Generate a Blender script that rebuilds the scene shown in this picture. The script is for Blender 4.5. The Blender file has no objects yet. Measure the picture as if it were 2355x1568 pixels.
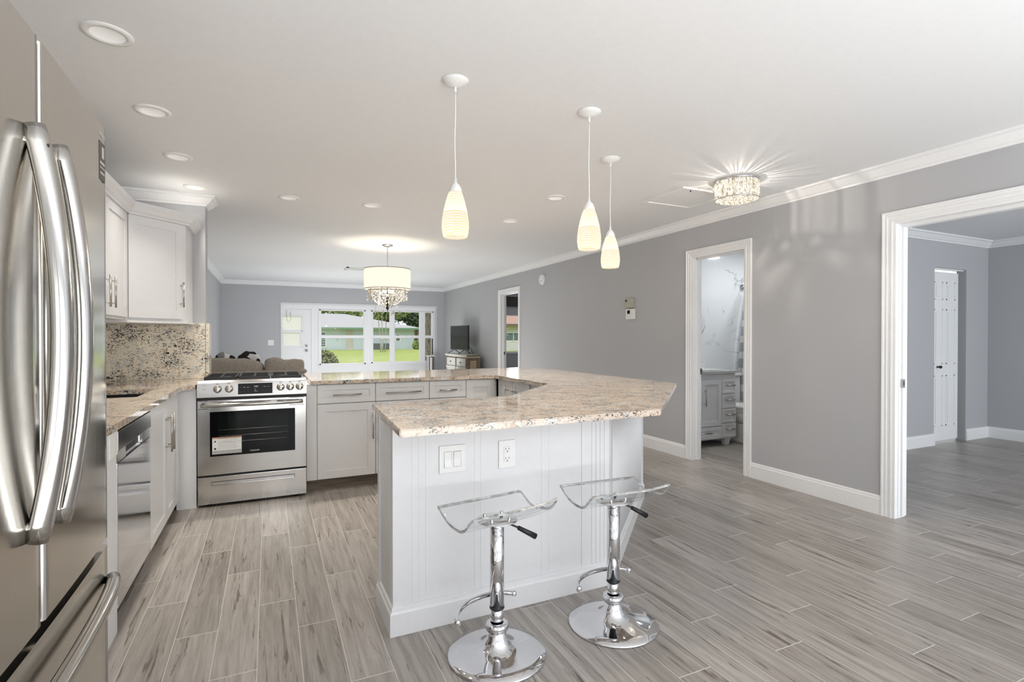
import bpy, bmesh, math, random
from mathutils import Vector, Matrix
random.seed(7)
PI = math.pi
scene = bpy.context.scene
COL = scene.collection

# ---------------------------------------------------------------- camera
F_PX, CAM_H = 1200.0, 1.25
YAW, PITCH = math.atan(559.5/1200), math.atan(9/1200)
fw = Vector((math.sin(YAW)*math.cos(PITCH), math.cos(YAW)*math.cos(PITCH), -math.sin(PITCH)))
rt = Vector((math.cos(YAW), -math.sin(YAW), 0)); up = rt.cross(fw)
cam_d = bpy.data.cameras.new('camera'); cam = bpy.data.objects.new('camera', cam_d); COL.objects.link(cam)
cam_d.sensor_width = 36; cam_d.lens = F_PX/2355*36; cam_d.clip_start = .02; cam_d.clip_end = 400
cam.matrix_world = Matrix(((rt.x, up.x, -fw.x, 0), (rt.y, up.y, -fw.y, 0), (rt.z, up.z, -fw.z, CAM_H), (0, 0, 0, 1)))
scene.camera = cam
vs = scene.view_settings
scene.display_settings.display_device = 'sRGB'
vs.view_transform = 'Standard'; vs.look = 'None'; vs.gamma = 1; vs.use_curve_mapping = False
vs.exposure = 0.42

# ---------------------------------------------------------------- world, sun, daylight, added fill
w = bpy.data.worlds.new('world'); scene.world = w; w.use_nodes = True
bg = w.node_tree.nodes['Background']; bg.inputs[0].default_value = (.90, .95, 1, 1); bg.inputs[1].default_value = .98
sd = bpy.data.lights.new('sun', 'SUN'); sd.energy = 1.05; sd.angle = .09; sd.color = (1, .96, .88)
so = bpy.data.objects.new('sun', sd); COL.objects.link(so)
so.rotation_euler = Vector((.35, 1.0, -1.15)).to_track_quat('-Z', 'Y').to_euler()

def area(name, loc, aim, sx, sy, power, color=(1, 1, 1), shape='RECTANGLE', spread=PI):
    d = bpy.data.lights.new(name, 'AREA'); d.shape = shape; d.size = sx
    if shape == 'RECTANGLE': d.size_y = sy
    d.energy = power; d.color = color; d.spread = spread
    o = bpy.data.objects.new(name, d); COL.objects.link(o)
    o.location = loc; o.rotation_euler = Vector(aim).to_track_quat('-Z', 'Z').to_euler()
    return o
def point(name, loc, power, r=.02, color=(1, 1, 1)):
    d = bpy.data.lights.new(name, 'POINT'); d.energy = power; d.shadow_soft_size = r; d.color = color
    o = bpy.data.objects.new(name, d); COL.objects.link(o); o.location = loc; return o
DAY = (.93, .96, 1)
area('daylight_back_slider', (1.6, -2.95, 1.15), (0, .75, 1), 3.4, 2.0, 56, DAY)
area('back_ceiling_fill', (1.5, -1.9, .12), (0, 0, 1), 4.8, 2.2, 178, (.96, .98, 1))  # added upward fill for the ceiling, standing in for floor bounce
area('front_wall_fill', (1.6, 10.4, .30), (0, .75, 1), 3.2, 1.4, 38, DAY)  # added mid-room fill, aimed up at the front wall
area('living_ceiling_fill', (1.7, 8.0, .10), (0, -.25, 1), 3.6, 1.6, 46, (1, .99, .97))  # upward fill lamp added in the living area to brighten its ceiling
area('daylight_bedroom_window', (6.0, -2.3, 1.3), (.1, 1, .2), 1.8, 1.3, 105, (.88, .94, 1))
area('daylight_side_room_window', (6.2, 12.20, 1.35), (0, -1, 0), 1.2, .9, 25, DAY)

# ---------------------------------------------------------------- node helpers
class N:
    def __init__(s, name):
        s.m = bpy.data.materials.new(name); s.m.use_nodes = True
        s.t = s.m.node_tree; s.t.nodes.clear(); s.out = s.n('ShaderNodeOutputMaterial')
    def n(s, typ, **kw):
        x = s.t.nodes.new(typ)
        for k, v in kw.items(): setattr(x, k, v)
        return x
    def put(s, inp, v):
        if isinstance(v, bpy.types.NodeSocket): s.t.links.new(v, inp)
        elif isinstance(v, (tuple, list)) and len(v) == 3 and inp.type == 'RGBA': inp.default_value = (*v, 1)
        else: inp.default_value = v
    def math(s, op, a, b=0.0, clamp=False):
        x = s.n('ShaderNodeMath', operation=op, use_clamp=clamp); s.put(x.inputs[0], a); s.put(x.inputs[1], b); return x.outputs[0]
    def mix(s, f, a, b, blend='MIX'):
        x = s.n('ShaderNodeMix', data_type='RGBA', blend_type=blend)
        s.put(x.inputs[0], f); s.put(x.inputs[6], a); s.put(x.inputs[7], b); return x.outputs[2]
    def ramp(s, f, p0, p1, c0=(0, 0, 0), c1=(1, 1, 1)):
        x = s.n('ShaderNodeValToRGB'); s.put(x.inputs[0], f)
        e = x.color_ramp.elements; e[0].position = p0; e[0].color = (*c0, 1); e[1].position = p1; e[1].color = (*c1, 1); return x.outputs[0]
    def pos(s, scale=(1, 1, 1), rot=(0, 0, 0)):
        c = s.n('ShaderNodeTexCoord'); m = s.n('ShaderNodeMapping'); m.inputs['Scale'].default_value = scale; m.inputs['Rotation'].default_value = rot
        s.t.links.new(c.outputs['Object'], m.inputs[0]); return m.outputs[0]
    def noise(s, vec, scale, detail=2, rough=.5, dist=0):
        x = s.n('ShaderNodeTexNoise'); s.put(x.inputs['Vector'], vec); x.inputs['Scale'].default_value = scale
        x.inputs['Detail'].default_value = detail; x.inputs['Roughness'].default_value = rough; x.inputs['Distortion'].default_value = dist; return x.outputs[0]
    def bump(s, h, strength, dist=.01):
        x = s.n('ShaderNodeBump'); s.put(x.inputs['Height'], h); x.inputs['Strength'].default_value = strength; x.inputs['Distance'].default_value = dist; return x.outputs[0]
    def pbr(s, color=(.8, .8, .8), rough=.5, metal=0.0, normal=None, **kw):
        b = s.n('ShaderNodeBsdfPrincipled'); s.put(b.inputs['Base Color'], color); s.put(b.inputs['Roughness'], rough); s.put(b.inputs['Metallic'], metal)
        if normal is not None: s.t.links.new(normal, b.inputs['Normal'])
        for k, v in kw.items(): s.put(b.inputs[k.replace('_', ' ')], v)
        s.t.links.new(b.outputs[0], s.out.inputs[0]); return b

def plain(name, color, rough=.5, metal=0.0, bump=0, bscale=40, **kw):
    k = N(name)
    v = k.noise(k.pos(), bscale, 3)
    c = k.mix(.06, (*color,), k.ramp(v, .3, .7, tuple(x*.75 for x in color), tuple(min(1, x*1.15) for x in color)))
    k.pbr(c, rough, metal, k.bump(v, bump, .002) if bump else None, **kw); return k.m
def emis(name, color, strength):
    k = N(name); e = k.n('ShaderNodeEmission'); e.inputs[0].default_value = (*color, 1); e.inputs[1].default_value = strength
    k.t.links.new(e.outputs[0], k.out.inputs[0]); return k.m

M = {}
M['wall'] = plain('grey_wall_paint', (.455, .457, .47), .55, bump=.12, bscale=180)
M['ceiling'] = plain('white_ceiling_paint', (.79, .795, .80), .7)
M['white'] = plain('white_trim_paint', (.83, .83, .83), .35)
M['cab'] = plain('white_cabinet_lacquer', (.74, .74, .745), .32)
M['plastic'] = plain('white_plastic', (.82, .82, .80), .35)
M['beige'] = plain('beige_plastic', (.42, .41, .33), .45)
M['black'] = plain('black_plastic', (.012, .012, .013), .35)
M['dark'] = plain('dark_grey', (.03, .03, .032), .5)
M['blackglass'] = plain('black_glass', (.005, .005, .006), .05, Specular_IOR_Level=.28)
M['chrome'] = plain('chrome', (.70, .70, .715), .05, 1.0)
M['nickel'] = plain('brushed_nickel', (.50, .48, .45), .28, 1.0)
M['iron'] = plain('cast_iron', (.012, .012, .012), .45)
M['porcelain'] = plain('porcelain', (.82, .82, .80), .12)
M['bronze'] = plain('dark_bronze', (.06, .045, .035), .35, .8)
M['paper'] = plain('paper_label', (.78, .78, .76), .6)
M['orange'] = plain('orange_print', (.50, .20, .10), .6)
M['greyprint'] = plain('grey_print', (.42, .42, .42), .6)
M['concrete'] = plain('grout_shadow', (.02, .02, .02), .8)
M['frost'] = emis('frosted_bath_light', (1, 1, 1), 4.0)

def steel(name, base, rough, axis, rvar=.08):
    k = N(name); sc = [1.2, 1.2, 1.2]; 
    for i in range(3):
        if i != axis: sc[i] = 160
    v = k.noise(k.pos(tuple(sc)), 3, 3)
    r = k.math('ADD', k.math('MULTIPLY', v, rvar), rough-rvar/2)
    c = k.mix(v, tuple(x*.93 for x in base), tuple(min(1, x*1.05) for x in base))
    k.pbr(c, r, 1.0, k.bump(v, .035, .001)); return k.m
M['fridge'] = steel('brushed_steel_vertical', (.60, .575, .535), .15, 2, .05)
M['steel'] = steel('brushed_steel_horizontal', (.60, .585, .56), .15, 0)
M['dwsteel'] = steel('polished_steel', (.62, .62, .63), .10, 1)
M['handle'] = steel('satin_steel_bar', (.52, .505, .48), .13, 2, .05)

def granite(name, warm, scale=1.0, dens=0.0):
    k = N(name); p = k.pos()
    big = k.noise(p, 5*scale, 3, .6)
    base = k.mix(k.ramp(big, .35, .65), warm, tuple(min(1, x*1.16) for x in warm))
    cl = k.noise(p, 14*scale, 3, .6, .6)
    base = k.mix(k.ramp(cl, .52, .66), base, (.66, .66, .62))
    tan = k.noise(k.pos((1, 1.3, 1)), 30*scale, 3, .6, .8)
    base = k.mix(k.math('MULTIPLY', k.ramp(tan, .56, .66), .55), base, (.36, .24, .14))
    st = k.noise(k.pos((1.0, 1.9, 1.6), (.4, .3, .7)), 52*scale, 4, .62, 1.6)
    cluster = k.ramp(k.noise(p, 9*scale, 2, .5, .3), .34, .66)
    th = k.math('ADD', st, k.math('MULTIPLY', cluster, .11))
    mask = k.ramp(th, .655-dens, .70-dens)
    base = k.mix(mask, base, (.035, .033, .035))
    k.pbr(base, .07, 0, None, Specular_IOR_Level=.45); return k.m
M['granite'] = granite('granite_counter', (.62, .515, .42), 1.0, .05)
M['granite_splash'] = granite('granite_backsplash', (.84, .78, .66), .95, .045)

def floor_mat():
    k = N('wood_look_plank_tile'); c = k.n('ShaderNodeTexCoord'); sp = k.n('ShaderNodeSeparateXYZ'); k.t.links.new(c.outputs['Object'], sp.inputs[0])
    X, Y = sp.outputs[0], sp.outputs[1]
    W, L = .156, .93
    xr = k.math('DIVIDE', k.math('ADD', X, .044), W); row = k.math('FLOOR', xr); fx = k.math('FRACT', xr)
    wn = k.n('ShaderNodeTexWhiteNoise', noise_dimensions='1D'); k.put(wn.inputs['W'], row)
    yr = k.math('ADD', k.math('DIVIDE', Y, L), k.math('ADD', k.math('MULTIPLY', row, .37), k.math('MULTIPLY', wn.outputs[0], .18)))
    idx = k.math('FLOOR', yr); fy = k.math('FRACT', yr)
    ex = k.math('MULTIPLY', k.math('MINIMUM', fx, k.math('SUBTRACT', 1, fx)), W)
    ey = k.math('MULTIPLY', k.math('MINIMUM', fy, k.math('SUBTRACT', 1, fy)), L)
    grout = k.math('LESS_THAN', k.math('MINIMUM', k.math('ADD', ex, .0007), ey), .0018)
    cv = k.n('ShaderNodeCombineXYZ'); k.put(cv.inputs[0], row); k.put(cv.inputs[1], idx)
    w2 = k.n('ShaderNodeTexWhiteNoise', noise_dimensions='3D'); k.put(w2.inputs['Vector'], cv.outputs[0]); tone = w2.outputs[0]
    # streaks along Y, shifted per plank
    g = k.n('ShaderNodeCombineXYZ'); k.put(g.inputs[0], k.math('ADD', X, k.math('MULTIPLY', tone, 7))); k.put(g.inputs[1], k.math('MULTIPLY', Y, .05)); k.put(g.inputs[2], k.math('MULTIPLY', tone, 30))
    s1 = k.noise(g.outputs[0], 42, 5, .65, .4)
    s2 = k.noise(g.outputs[0], 110, 3, .6, .2)
    g2 = k.n('ShaderNodeCombineXYZ'); k.put(g2.inputs[0], k.math('ADD', X, k.math('MULTIPLY', tone, 3))); k.put(g2.inputs[1], k.math('MULTIPLY', Y, .062)); k.put(g2.inputs[2], k.math('MULTIPLY', tone, 11))
    s3 = k.noise(g2.outputs[0], 38, 5, .7, .7)
    base = k.mix(tone, (.32, .292, .262), (.47, .435, .40))
    base = k.mix(k.ramp(s1, .3, .72), k.mix(.72, base, (.13, .108, .09)), base)
    base = k.mix(k.math('MULTIPLY', k.ramp(s2, .45, .75), .30), base, (.50, .46, .42))
    base = k.mix(k.math('MULTIPLY', k.ramp(s3, .575, .66), .80), base, (.075, .055, .042))
    base = k.mix(grout, base, (.62, .60, .57))
    h = k.math('SUBTRACT', k.math('MULTIPLY', s1, .25), grout)
    k.pbr(base, k.math('ADD', .27, k.math('MULTIPLY', s1, .16)), 0, k.bump(h, .18, .002)); return k.m
M['floor'] = floor_mat()
def wood(name, a, b, rough=.5):
    k = N(name); v = k.noise(k.pos((.2, .8, 6)), 12, 4, .6, 1)
    k.pbr(k.mix(k.ramp(v, .3, .7), a, b), rough); return k.m
M['toekick'] = wood('wood_look_toekick_tile', (.10, .075, .055), (.32, .26, .20), .35)
M['oldwood'] = wood('distressed_brown_wood', (.07, .045, .028), (.30, .21, .13), .55)
M['cream'] = plain('distressed_cream_paint', (.62, .61, .54), .5)
def fabric(name, a, b):
    k = N(name); v = k.noise(k.pos(), 150, 3, .6)
    k.pbr(k.mix(k.ramp(v, .35, .65), a, b), .95, 0, k.bump(v, .35, .004)); return k.m
M['sofa'] = fabric('brown_tweed', (.25, .215, .18), (.54, .48, .41))
def pillow_mat():
    k = N('black_white_print'); v = k.n('ShaderNodeTexVoronoi'); v.inputs['Scale'].default_value = 11; k.put(v.inputs['Vector'], k.pos())
    k.pbr(k.ramp(v.outputs[1], .50, .53, (.015, .015, .015), (.72, .72, .72)), .9); return k.m
M['pillow'] = pillow_mat()
def marble():
    k = N('white_marble_tile'); p = k.pos((1, 1, 1), (.3, .5, .4))
    n = k.noise(p, 1.3, 6, .55, 1.2)
    vein = k.math('ABSOLUTE', k.math('SUBTRACT', n, .5))
    vm = k.ramp(vein, .0, .012, (1, 1, 1), (0, 0, 0))
    gate = k.ramp(k.noise(p, 2.2, 2), .5, .62)
    c = k.mix(k.math('MULTIPLY', k.math('MULTIPLY', vm, gate), .8), (.74, .76, .77), (.26, .27, .29))
    k.pbr(c, .09); return k.m
M['marble'] = marble()
def curtain_mat():
    k = N('striped_shower_fabric'); c = k.n('ShaderNodeTexCoord'); sp = k.n('ShaderNodeSeparateXYZ'); k.t.links.new(c.outputs['Object'], sp.inputs[0])
    fz = k.math('FRACT', k.math('DIVIDE', k.math('ADD', sp.outputs[2], .05), .205))
    band = k.math('GREATER_THAN', fz, .42)
    fine = k.math('GREATER_THAN', k.math('FRACT', k.math('MULTIPLY', sp.outputs[2], 75)), .5)
    g = k.mix(fine, (.34, .35, .375), (.46, .47, .49))
    k.pbr(k.mix(band, (.70, .70, .70), g), .85); return k.m
M['curtain'] = curtain_mat()

def clear(name, tint=(1, 1, 1), boost=1.0, rough=0.0, base=.035):
    k = N(name); tr = k.n('ShaderNodeBsdfTransparent'); tr.inputs[0].default_value = (*tint, 1)
    gl = k.n('ShaderNodeBsdfGlossy'); gl.inputs['Roughness'].default_value = rough
    fr = k.n('ShaderNodeLayerWeight'); fr.inputs[0].default_value = .5
    mx = k.n('ShaderNodeMixShader'); k.put(mx.inputs[0], k.math('ADD', base, k.math('MULTIPLY', k.math('POWER', fr.outputs[1], 5), .8*boost), True))
    k.t.links.new(tr.outputs[0], mx.inputs[1]); k.t.links.new(gl.outputs[0], mx.inputs[2]); k.t.links.new(mx.outputs[0], k.out.inputs[0]); return k.m
M['pane'] = clear('window_glass', (.98, .985, .98), .3, 0, .008)
M['acrylic'] = clear('clear_acrylic', (.982, .986, .986), .8, 0, .02)
def ac_edge():
    k = N('acrylic_edge'); v = k.noise(k.pos((1, 1, 3)), 28, 3)
    c = k.ramp(v, .35, .7, (.22, .22, .21), (.72, .73, .72))
    k.pbr(c, .08, 0, None, Transmission_Weight=.35); return k.m
M['acrylic_edge'] = ac_edge()
def crystal():
    k = N('cut_crystal'); v = k.noise(k.pos(), 70, 2)
    g = k.n('ShaderNodeBsdfGlossy'); g.inputs['Roughness'].default_value = .03
    t = k.n('ShaderNodeBsdfTransparent'); t.inputs[0].default_value = (.95, .92, .86, 1)
    mx = k.n('ShaderNodeMixShader'); mx.inputs[0].default_value = .45
    k.t.links.new(t.outputs[0], mx.inputs[1]); k.t.links.new(g.outputs[0], mx.inputs[2]); k.t.links.new(mx.outputs[0], k.out.inputs[0]); return k.m
M['crystal'] = crystal()
def lit_glass(name, color, strength, pat):
    k = N(name)
    if pat == 'net':
        w1 = k.n('ShaderNodeTexWave', wave_type='BANDS', bands_direction='DIAGONAL'); w1.inputs['Scale'].default_value = 42; w1.inputs['Distortion'].default_value = .8
        k.put(w1.inputs['Vector'], k.pos((1, 1, 1.2)))
        w2 = k.n('ShaderNodeTexWave', wave_type='BANDS', bands_direction='Z'); w2.inputs['Scale'].default_value = 26; w2.inputs['Distortion'].default_value = 3; w2.inputs['Detail'].default_value = 2
        k.put(w2.inputs['Vector'], k.pos())
        v = k.math('MULTIPLY', w1.outputs[1], w2.outputs[1])
        c = k.mix(k.ramp(v, 0, .45), tuple(x*y for x, y in zip(color, (.72, .60, .42))), color)
    elif pat == 'rods':
        v = k.noise(k.pos((1, 1, .8)), 60, 3, .6, .5)
        c = k.ramp(v, .36, .58, (.30, .22, .13), color)
    else: c = color
    e = k.n('ShaderNodeEmission'); k.put(e.inputs[0], c); e.inputs[1].default_value = strength
    d = k.n('ShaderNodeBsdfTranslucent'); d.inputs[0].default_value = (.10, .09, .07, 1)
    a = k.n('ShaderNodeAddShader'); k.t.links.new(e.outputs[0], a.inputs[0]); k.t.links.new(d.outputs[0], a.inputs[1]); k.t.links.new(a.outputs[0], k.out.inputs[0]); return k.m
M['pendant_glass'] = lit_glass('lit_woven_glass', (1, .95, .83), .84, 'net')
M['rods'] = lit_glass('lit_crystal_rods', (1, .95, .84), .85, 'rods')
M['shade'] = lit_glass('lit_drum_fabric', (1, .90, .75), .76, 'plain')
M['candle'] = emis('lit_candle_bulb', (1, .9, .7), 2.5)
# outdoors
def grass():
    k = N('lawn_grass'); a = k.noise(k.pos(), .8, 4, .6); b = k.noise(k.pos(), 14, 4, .7)
    c = k.mix(k.ramp(a, .3, .7), (.34, .42, .09), (.48, .51, .16)); c = k.mix(k.math('MULTIPLY', b, .5), c, (.19, .28, .05))
    k.pbr(c, .9); return k.m
M['grass'] = grass()
M['mint'] = plain('mint_stucco', (.50, .57, .63), .9); M['green_trim'] = plain('green_fascia', (.14, .27, .20), .6)
M['roofwhite'] = plain('white_roof', (.46, .445, .46), .9); M['tan'] = plain('tan_door', (.50, .46, .42), .7)
M['pinkroof'] = plain('pink_shingle', (.42, .27, .22), .9, bump=.3, bscale=12); M['yellowwall'] = plain('pale_yellow_stucco', (.55, .56, .36), .9)
M['greywall'] = plain('light_grey_stucco', (.55, .54, .54), .9); M['soffit'] = plain('brown_soffit', (.16, .12, .10), .8)
M['winblue'] = plain('far_window_glass', (.10, .14, .14), .15)
def leaf(name, a, b):
    k = N(name); oi = k.n('ShaderNodeNewGeometry'); c = k.mix(oi.outputs['Random Per Island'], a, b)
    k.pbr(c, .6); return k.m
M['leaf_dark'] = leaf('dark_leaves', (.03, .06, .03), (.12, .18, .07)); M['leaf_light'] = leaf('light_leaves', (.16, .24, .07), (.42, .50, .16))
M['leaf_bush'] = leaf('bush_leaves', (.07, .07, .04), (.34, .36, .16))
def bark():
    k = N('pine_bark'); v = k.noise(k.pos((6, 6, 1.2)), 5, 5, .7, .6)
    k.pbr(k.ramp(v, .35, .65, (.05, .042, .036), (.30, .26, .22)), .95, 0, k.bump(v, .8, .05)); return k.m
M['bark'] = bark(); M['palm'] = plain('pale_palm_trunk', (.42, .39, .34), .9)

# ---------------------------------------------------------------- geometry helpers
def box(bm, x0, x1, y0, y1, z0, z1, bev=0, mi=0):
    b = bmesh.new() if bev else bm
    vs_ = [b.verts.new(p) for p in ((x0, y0, z0), (x1, y0, z0), (x1, y1, z0), (x0, y1, z0), (x0, y0, z1), (x1, y0, z1), (x1, y1, z1), (x0, y1, z1))]
    for f in ((3, 2, 1, 0), (4, 5, 6, 7), (0, 1, 5, 4), (1, 2, 6, 5), (2, 3, 7, 6), (3, 0, 4, 7)):
        b.faces.new([vs_[i] for i in f]).material_index = mi
    if bev:
        bmesh.ops.bevel(b, geom=b.edges[:], offset=bev, segments=2, affect='EDGES', profile=.6)
        for f in b.faces: f.material_index = mi
        merge(bm, b)
def merge(bm, b, mat=None):
    m = {}
    for v in b.verts: m[v] = bm.verts.new(mat @ v.co if mat else v.co)
    for f in b.faces:
        nf = bm.faces.new([m[v] for v in f.verts]); nf.material_index = f.material_index; nf.smooth = f.smooth
    b.free()
def prism(bm, poly, z0, z1, bev=0, mi=0):
    b = bmesh.new()
    lo = [b.verts.new((p[0], p[1], z0)) for p in poly]; hi = [b.verts.new((p[0], p[1], z1)) for p in poly]
    b.faces.new(lo[::-1]); b.faces.new(hi)
    n = len(poly)
    for i in range(n): b.faces.new((lo[i], lo[(i+1) % n], hi[(i+1) % n], hi[i]))
    if bev: bmesh.ops.bevel(b, geom=b.edges[:], offset=bev, segments=2, affect='EDGES')
    for f in b.faces: f.material_index = mi
    merge(bm, b)
def lathe(bm, prof, c=(0, 0, 0), seg=32, mat=None, smooth=True, mi=0):
    """prof: list of (r, z); revolve about z"""
    rings = []
    for r, z in prof:
        if r < 1e-6: rings.append([bm.verts.new(Vector((0, 0, z)))])
        else: rings.append([bm.verts.new(Vector((r*math.cos(2*PI*i/seg), r*math.sin(2*PI*i/seg), z))) for i in range(seg)])
    for a, b in zip(rings, rings[1:]):
        for i in range(seg):
            j = (i+1) % seg
            if len(a) == 1 and len(b) == 1: continue
            if len(a) == 1: f = bm.faces.new((a[0], b[i], b[j]))
            elif len(b) == 1: f = bm.faces.new((a[i], a[j], b[0]))
            else: f = bm.faces.new((a[i], a[j], b[j], b[i]))
            f.smooth = smooth; f.material_index = mi
    for R in rings:
        for v in R: v.co = (mat @ v.co if mat else v.co) + Vector(c)
def disc_dir(d):
    return Vector(d).to_track_quat('Z', 'Y').to_matrix().to_4x4()
def cyl(bm, p0, p1, r, seg=20, r1=None, mi=0):
    p0, p1 = Vector(p0), Vector(p1); L = (p1-p0).length; r1 = r if r1 is None else r1
    lathe(bm, [(0, 0), (r, 0), (r1, L), (0, L)], p0, seg, disc_dir(p1-p0), True, mi)
def tube(bm, pts, r, seg=12, caps=True, radii=None):
    pts = [Vector(p) for p in pts]; n = len(pts); rings = []; prev = None
    for i, p in enumerate(pts):
        t = (pts[min(i+1, n-1)]-pts[max(i-1, 0)]).normalized()
        if prev is None:
            a = t.orthogonal().normalized()
        else:
            a = (prev - t*prev.dot(t)).normalized()
        prev = a; b = t.cross(a); rr = radii[i] if radii else r
        rings.append([bm.verts.new(p+(a*math.cos(2*PI*k/seg)+b*math.sin(2*PI*k/seg))*rr) for k in range(seg)])
    for A, B in zip(rings, rings[1:]):
        for k in range(seg):
            f = bm.faces.new((A[k], A[(k+1) % seg], B[(k+1) % seg], B[k])); f.smooth = True
    if caps: bm.faces.new(rings[0][::-1]); bm.faces.new(rings[-1])
def ball(bm, c, r, seg=16, sz=1.0):
    lathe(bm, [(r*math.sin(PI*i/8), -r*sz*math.cos(PI*i/8)) for i in range(9)], c, seg)
def curve_pts(ctrl, n=8):
    P = [Vector(p) for p in ctrl]; P = [P[0]*2-P[1]]+P+[P[-1]*2-P[-2]]; out = []
    for i in range(1, len(P)-2):
        for k in range(n):
            t = k/n; a, b, c, d = P[i-1], P[i], P[i+1], P[i+2]
            out.append(.5*((2*b)+(c-a)*t+(2*a-5*b+4*c-d)*t*t+(3*b-a-3*c+d)*t**3))
    out.append(P[-2]); return out
def sweep(bm, path, prof, closed=False, mi=0, smooth=False):
    """path: xy list; prof: (offset to the right of travel, z) closed polygon; mitred"""
    P = [Vector((p[0], p[1])) for p in path]; n = len(P); rings = []
    for i in range(n):
        def nrm(a, b): d = (b-a).normalized(); return Vector((d.y, -d.x))
        if closed or 0 < i < n-1:
            n1 = nrm(P[i-1], P[i]); n2 = nrm(P[i], P[(i+1) % n]); m = (n1+n2).normalized(); k = 1/max(.2, m.dot(n1)); off = m*k
        elif i == 0: off = nrm(P[0], P[1])
        else: off = nrm(P[-2], P[-1])
        rings.append([bm.verts.new((P[i].x+off.x*o, P[i].y+off.y*o, z)) for o, z in prof])
    m = len(prof); cnt = n if closed else n-1
    for i in range(cnt):
        A, B = rings[i], rings[(i+1) % n]
        for k in range(m):
            f = bm.faces.new((A[k], B[k], B[(k+1) % m], A[(k+1) % m])); f.material_index = mi; f.smooth = smooth
    if not closed: bm.faces.new(rings[0]); bm.faces.new(rings[-1][::-1])
CROWN = [(0, 2.357), (.012, 2.357), (.014, 2.370), (.026, 2.376), (.040, 2.392), (.062, 2.418), (.078, 2.424), (.080, 2.4395), (0, 2.4395)]
BASE = [(0, 0), (.016, 0), (.016, .108), (.012, .116), (.011, .128), (.006, .135), (0, .135)]

ORG = {}
def obj(name, bm, mats, parent=None, bevel=0, smooth_angle=None):
    bmesh.ops.recalc_face_normals(bm, faces=bm.faces[:])
    o_ = ORG.get(parent.name, Vector()) if parent else Vector()
    if o_.length: bmesh.ops.translate(bm, verts=bm.verts[:], vec=-o_)
    me = bpy.data.meshes.new(name); bm.to_mesh(me); bm.free()
    for m_ in (mats if isinstance(mats, (list, tuple)) else [mats]): me.materials.append(M[m_] if isinstance(m_, str) else m_)
    ob = bpy.data.objects.new(name, me); COL.objects.link(ob)
    if parent: ob.parent = parent; ORG[ob.name] = o_
    if bevel:
        md = ob.modifiers.new('bevel', 'BEVEL'); md.width = bevel; md.segments = 2; md.limit_method = 'ANGLE'; md.angle_limit = .6
    return ob
def tag(o, label=None, cat=None, group=None, kind=None):
    if label: o['label'] = label
    if cat: o['category'] = cat
    if group: o['group'] = group
    if kind: o['kind'] = kind
    return o
def thing(name, label, cat, loc=(0, 0, 0), group=None):
    o = bpy.data.objects.new(name, None); COL.objects.link(o); o.location = loc; o.empty_display_size = .05
    ORG[o.name] = Vector(loc); return tag(o, label, cat, group)
def struct(name, bm, mats, label=None, bevel=0):
    return tag(obj(name, bm, mats, None, bevel), label, None, None, 'structure')
def one(name, bm, mats, label, cat, group=None, kind=None, loc=None, bevel=0):
    if loc is not None:
        bmesh.ops.translate(bm, verts=bm.verts[:], vec=-Vector(loc))
    o = obj(name, bm, mats, None, bevel)
    if loc is not None: o.location = loc; ORG[o.name] = Vector(loc)
    return tag(o, label, cat, group, kind)
def copy_tree(o, parent=None):
    c = o.copy(); COL.objects.link(c); c.parent = parent
    for ch in [x for x in list(scene.objects) if x.parent == o]: copy_tree(ch, c)
    return c
class Fr:
    """a vertical face: origin, direction u along it, outward normal n"""
    def __init__(s, o, u, n): s.o, s.u, s.n = Vector((*o, 0)), Vector((*u, 0)).normalized(), Vector((*n, 0)).normalized()
    def p(s, u, d, z): return s.o+s.u*u+s.n*d+Vector((0, 0, z))
    def box(s, bm, u0, u1, d0, d1, z0, z1, bev=0, mi=0):
        b = bmesh.new(); box(b, u0, u1, d0, d1, z0, z1, bev, mi)
        for v in b.verts: v.co = s.p(*v.co)
        merge(bm, b)
def shaker(fr, u0, u1, z0, z1, rail=.06, t=.02):
    bm = bmesh.new(); g = .0015; u0 += g; u1 -= g; z0 += g; z1 -= g
    fr.box(bm, u0, u1, 0, t-.008, z0, z1)
    for a in ((u0, u0+rail, z0, z1), (u1-rail, u1, z0, z1), (u0+rail, u1-rail, z1-rail, z1), (u0+rail, u1-rail, z0, z0+rail)):
        fr.box(bm, a[0], a[1], t-.010, t, a[2], a[3])
    return bm
def pull(fr, a, b, vert, c, parent, t=.02, r=.006, d=.034):
    """bar pull from a to b; vert: along z at u=c, else along u at z=c"""
    bm = bmesh.new(); P = (lambda s, q: fr.p(c, t+q, s)) if vert else (lambda s, q: fr.p(s, t+q, c))
    cyl(bm, P(a, d), P(b, d), r, 12); L = b-a
    for s in (a+L*.14, b-L*.14): cyl(bm, P(s, -.002), P(s, d), r*.75, 10)
    return obj('bar_pull', bm, 'nickel', parent)
def text(parent, body, loc, size, rot, mat, name='lettering'):
    cu = bpy.data.curves.new(name, 'FONT'); cu.body = body; cu.size = size; cu.extrude = size*.01; cu.align_x = 'CENTER'; cu.align_y = 'CENTER'
    tmp = bpy.data.objects.new(name, cu); me = bpy.data.meshes.new_from_object(tmp); bpy.data.objects.remove(tmp)
    me.materials.clear(); me.materials.append(M[mat]); o = bpy.data.objects.new(name, me); COL.objects.link(o)
    if parent: o.parent = parent
    o.location = Vector(loc)-ORG.get(parent.name, Vector()) if parent else loc
    o.rotation_euler = rot; return o

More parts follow.
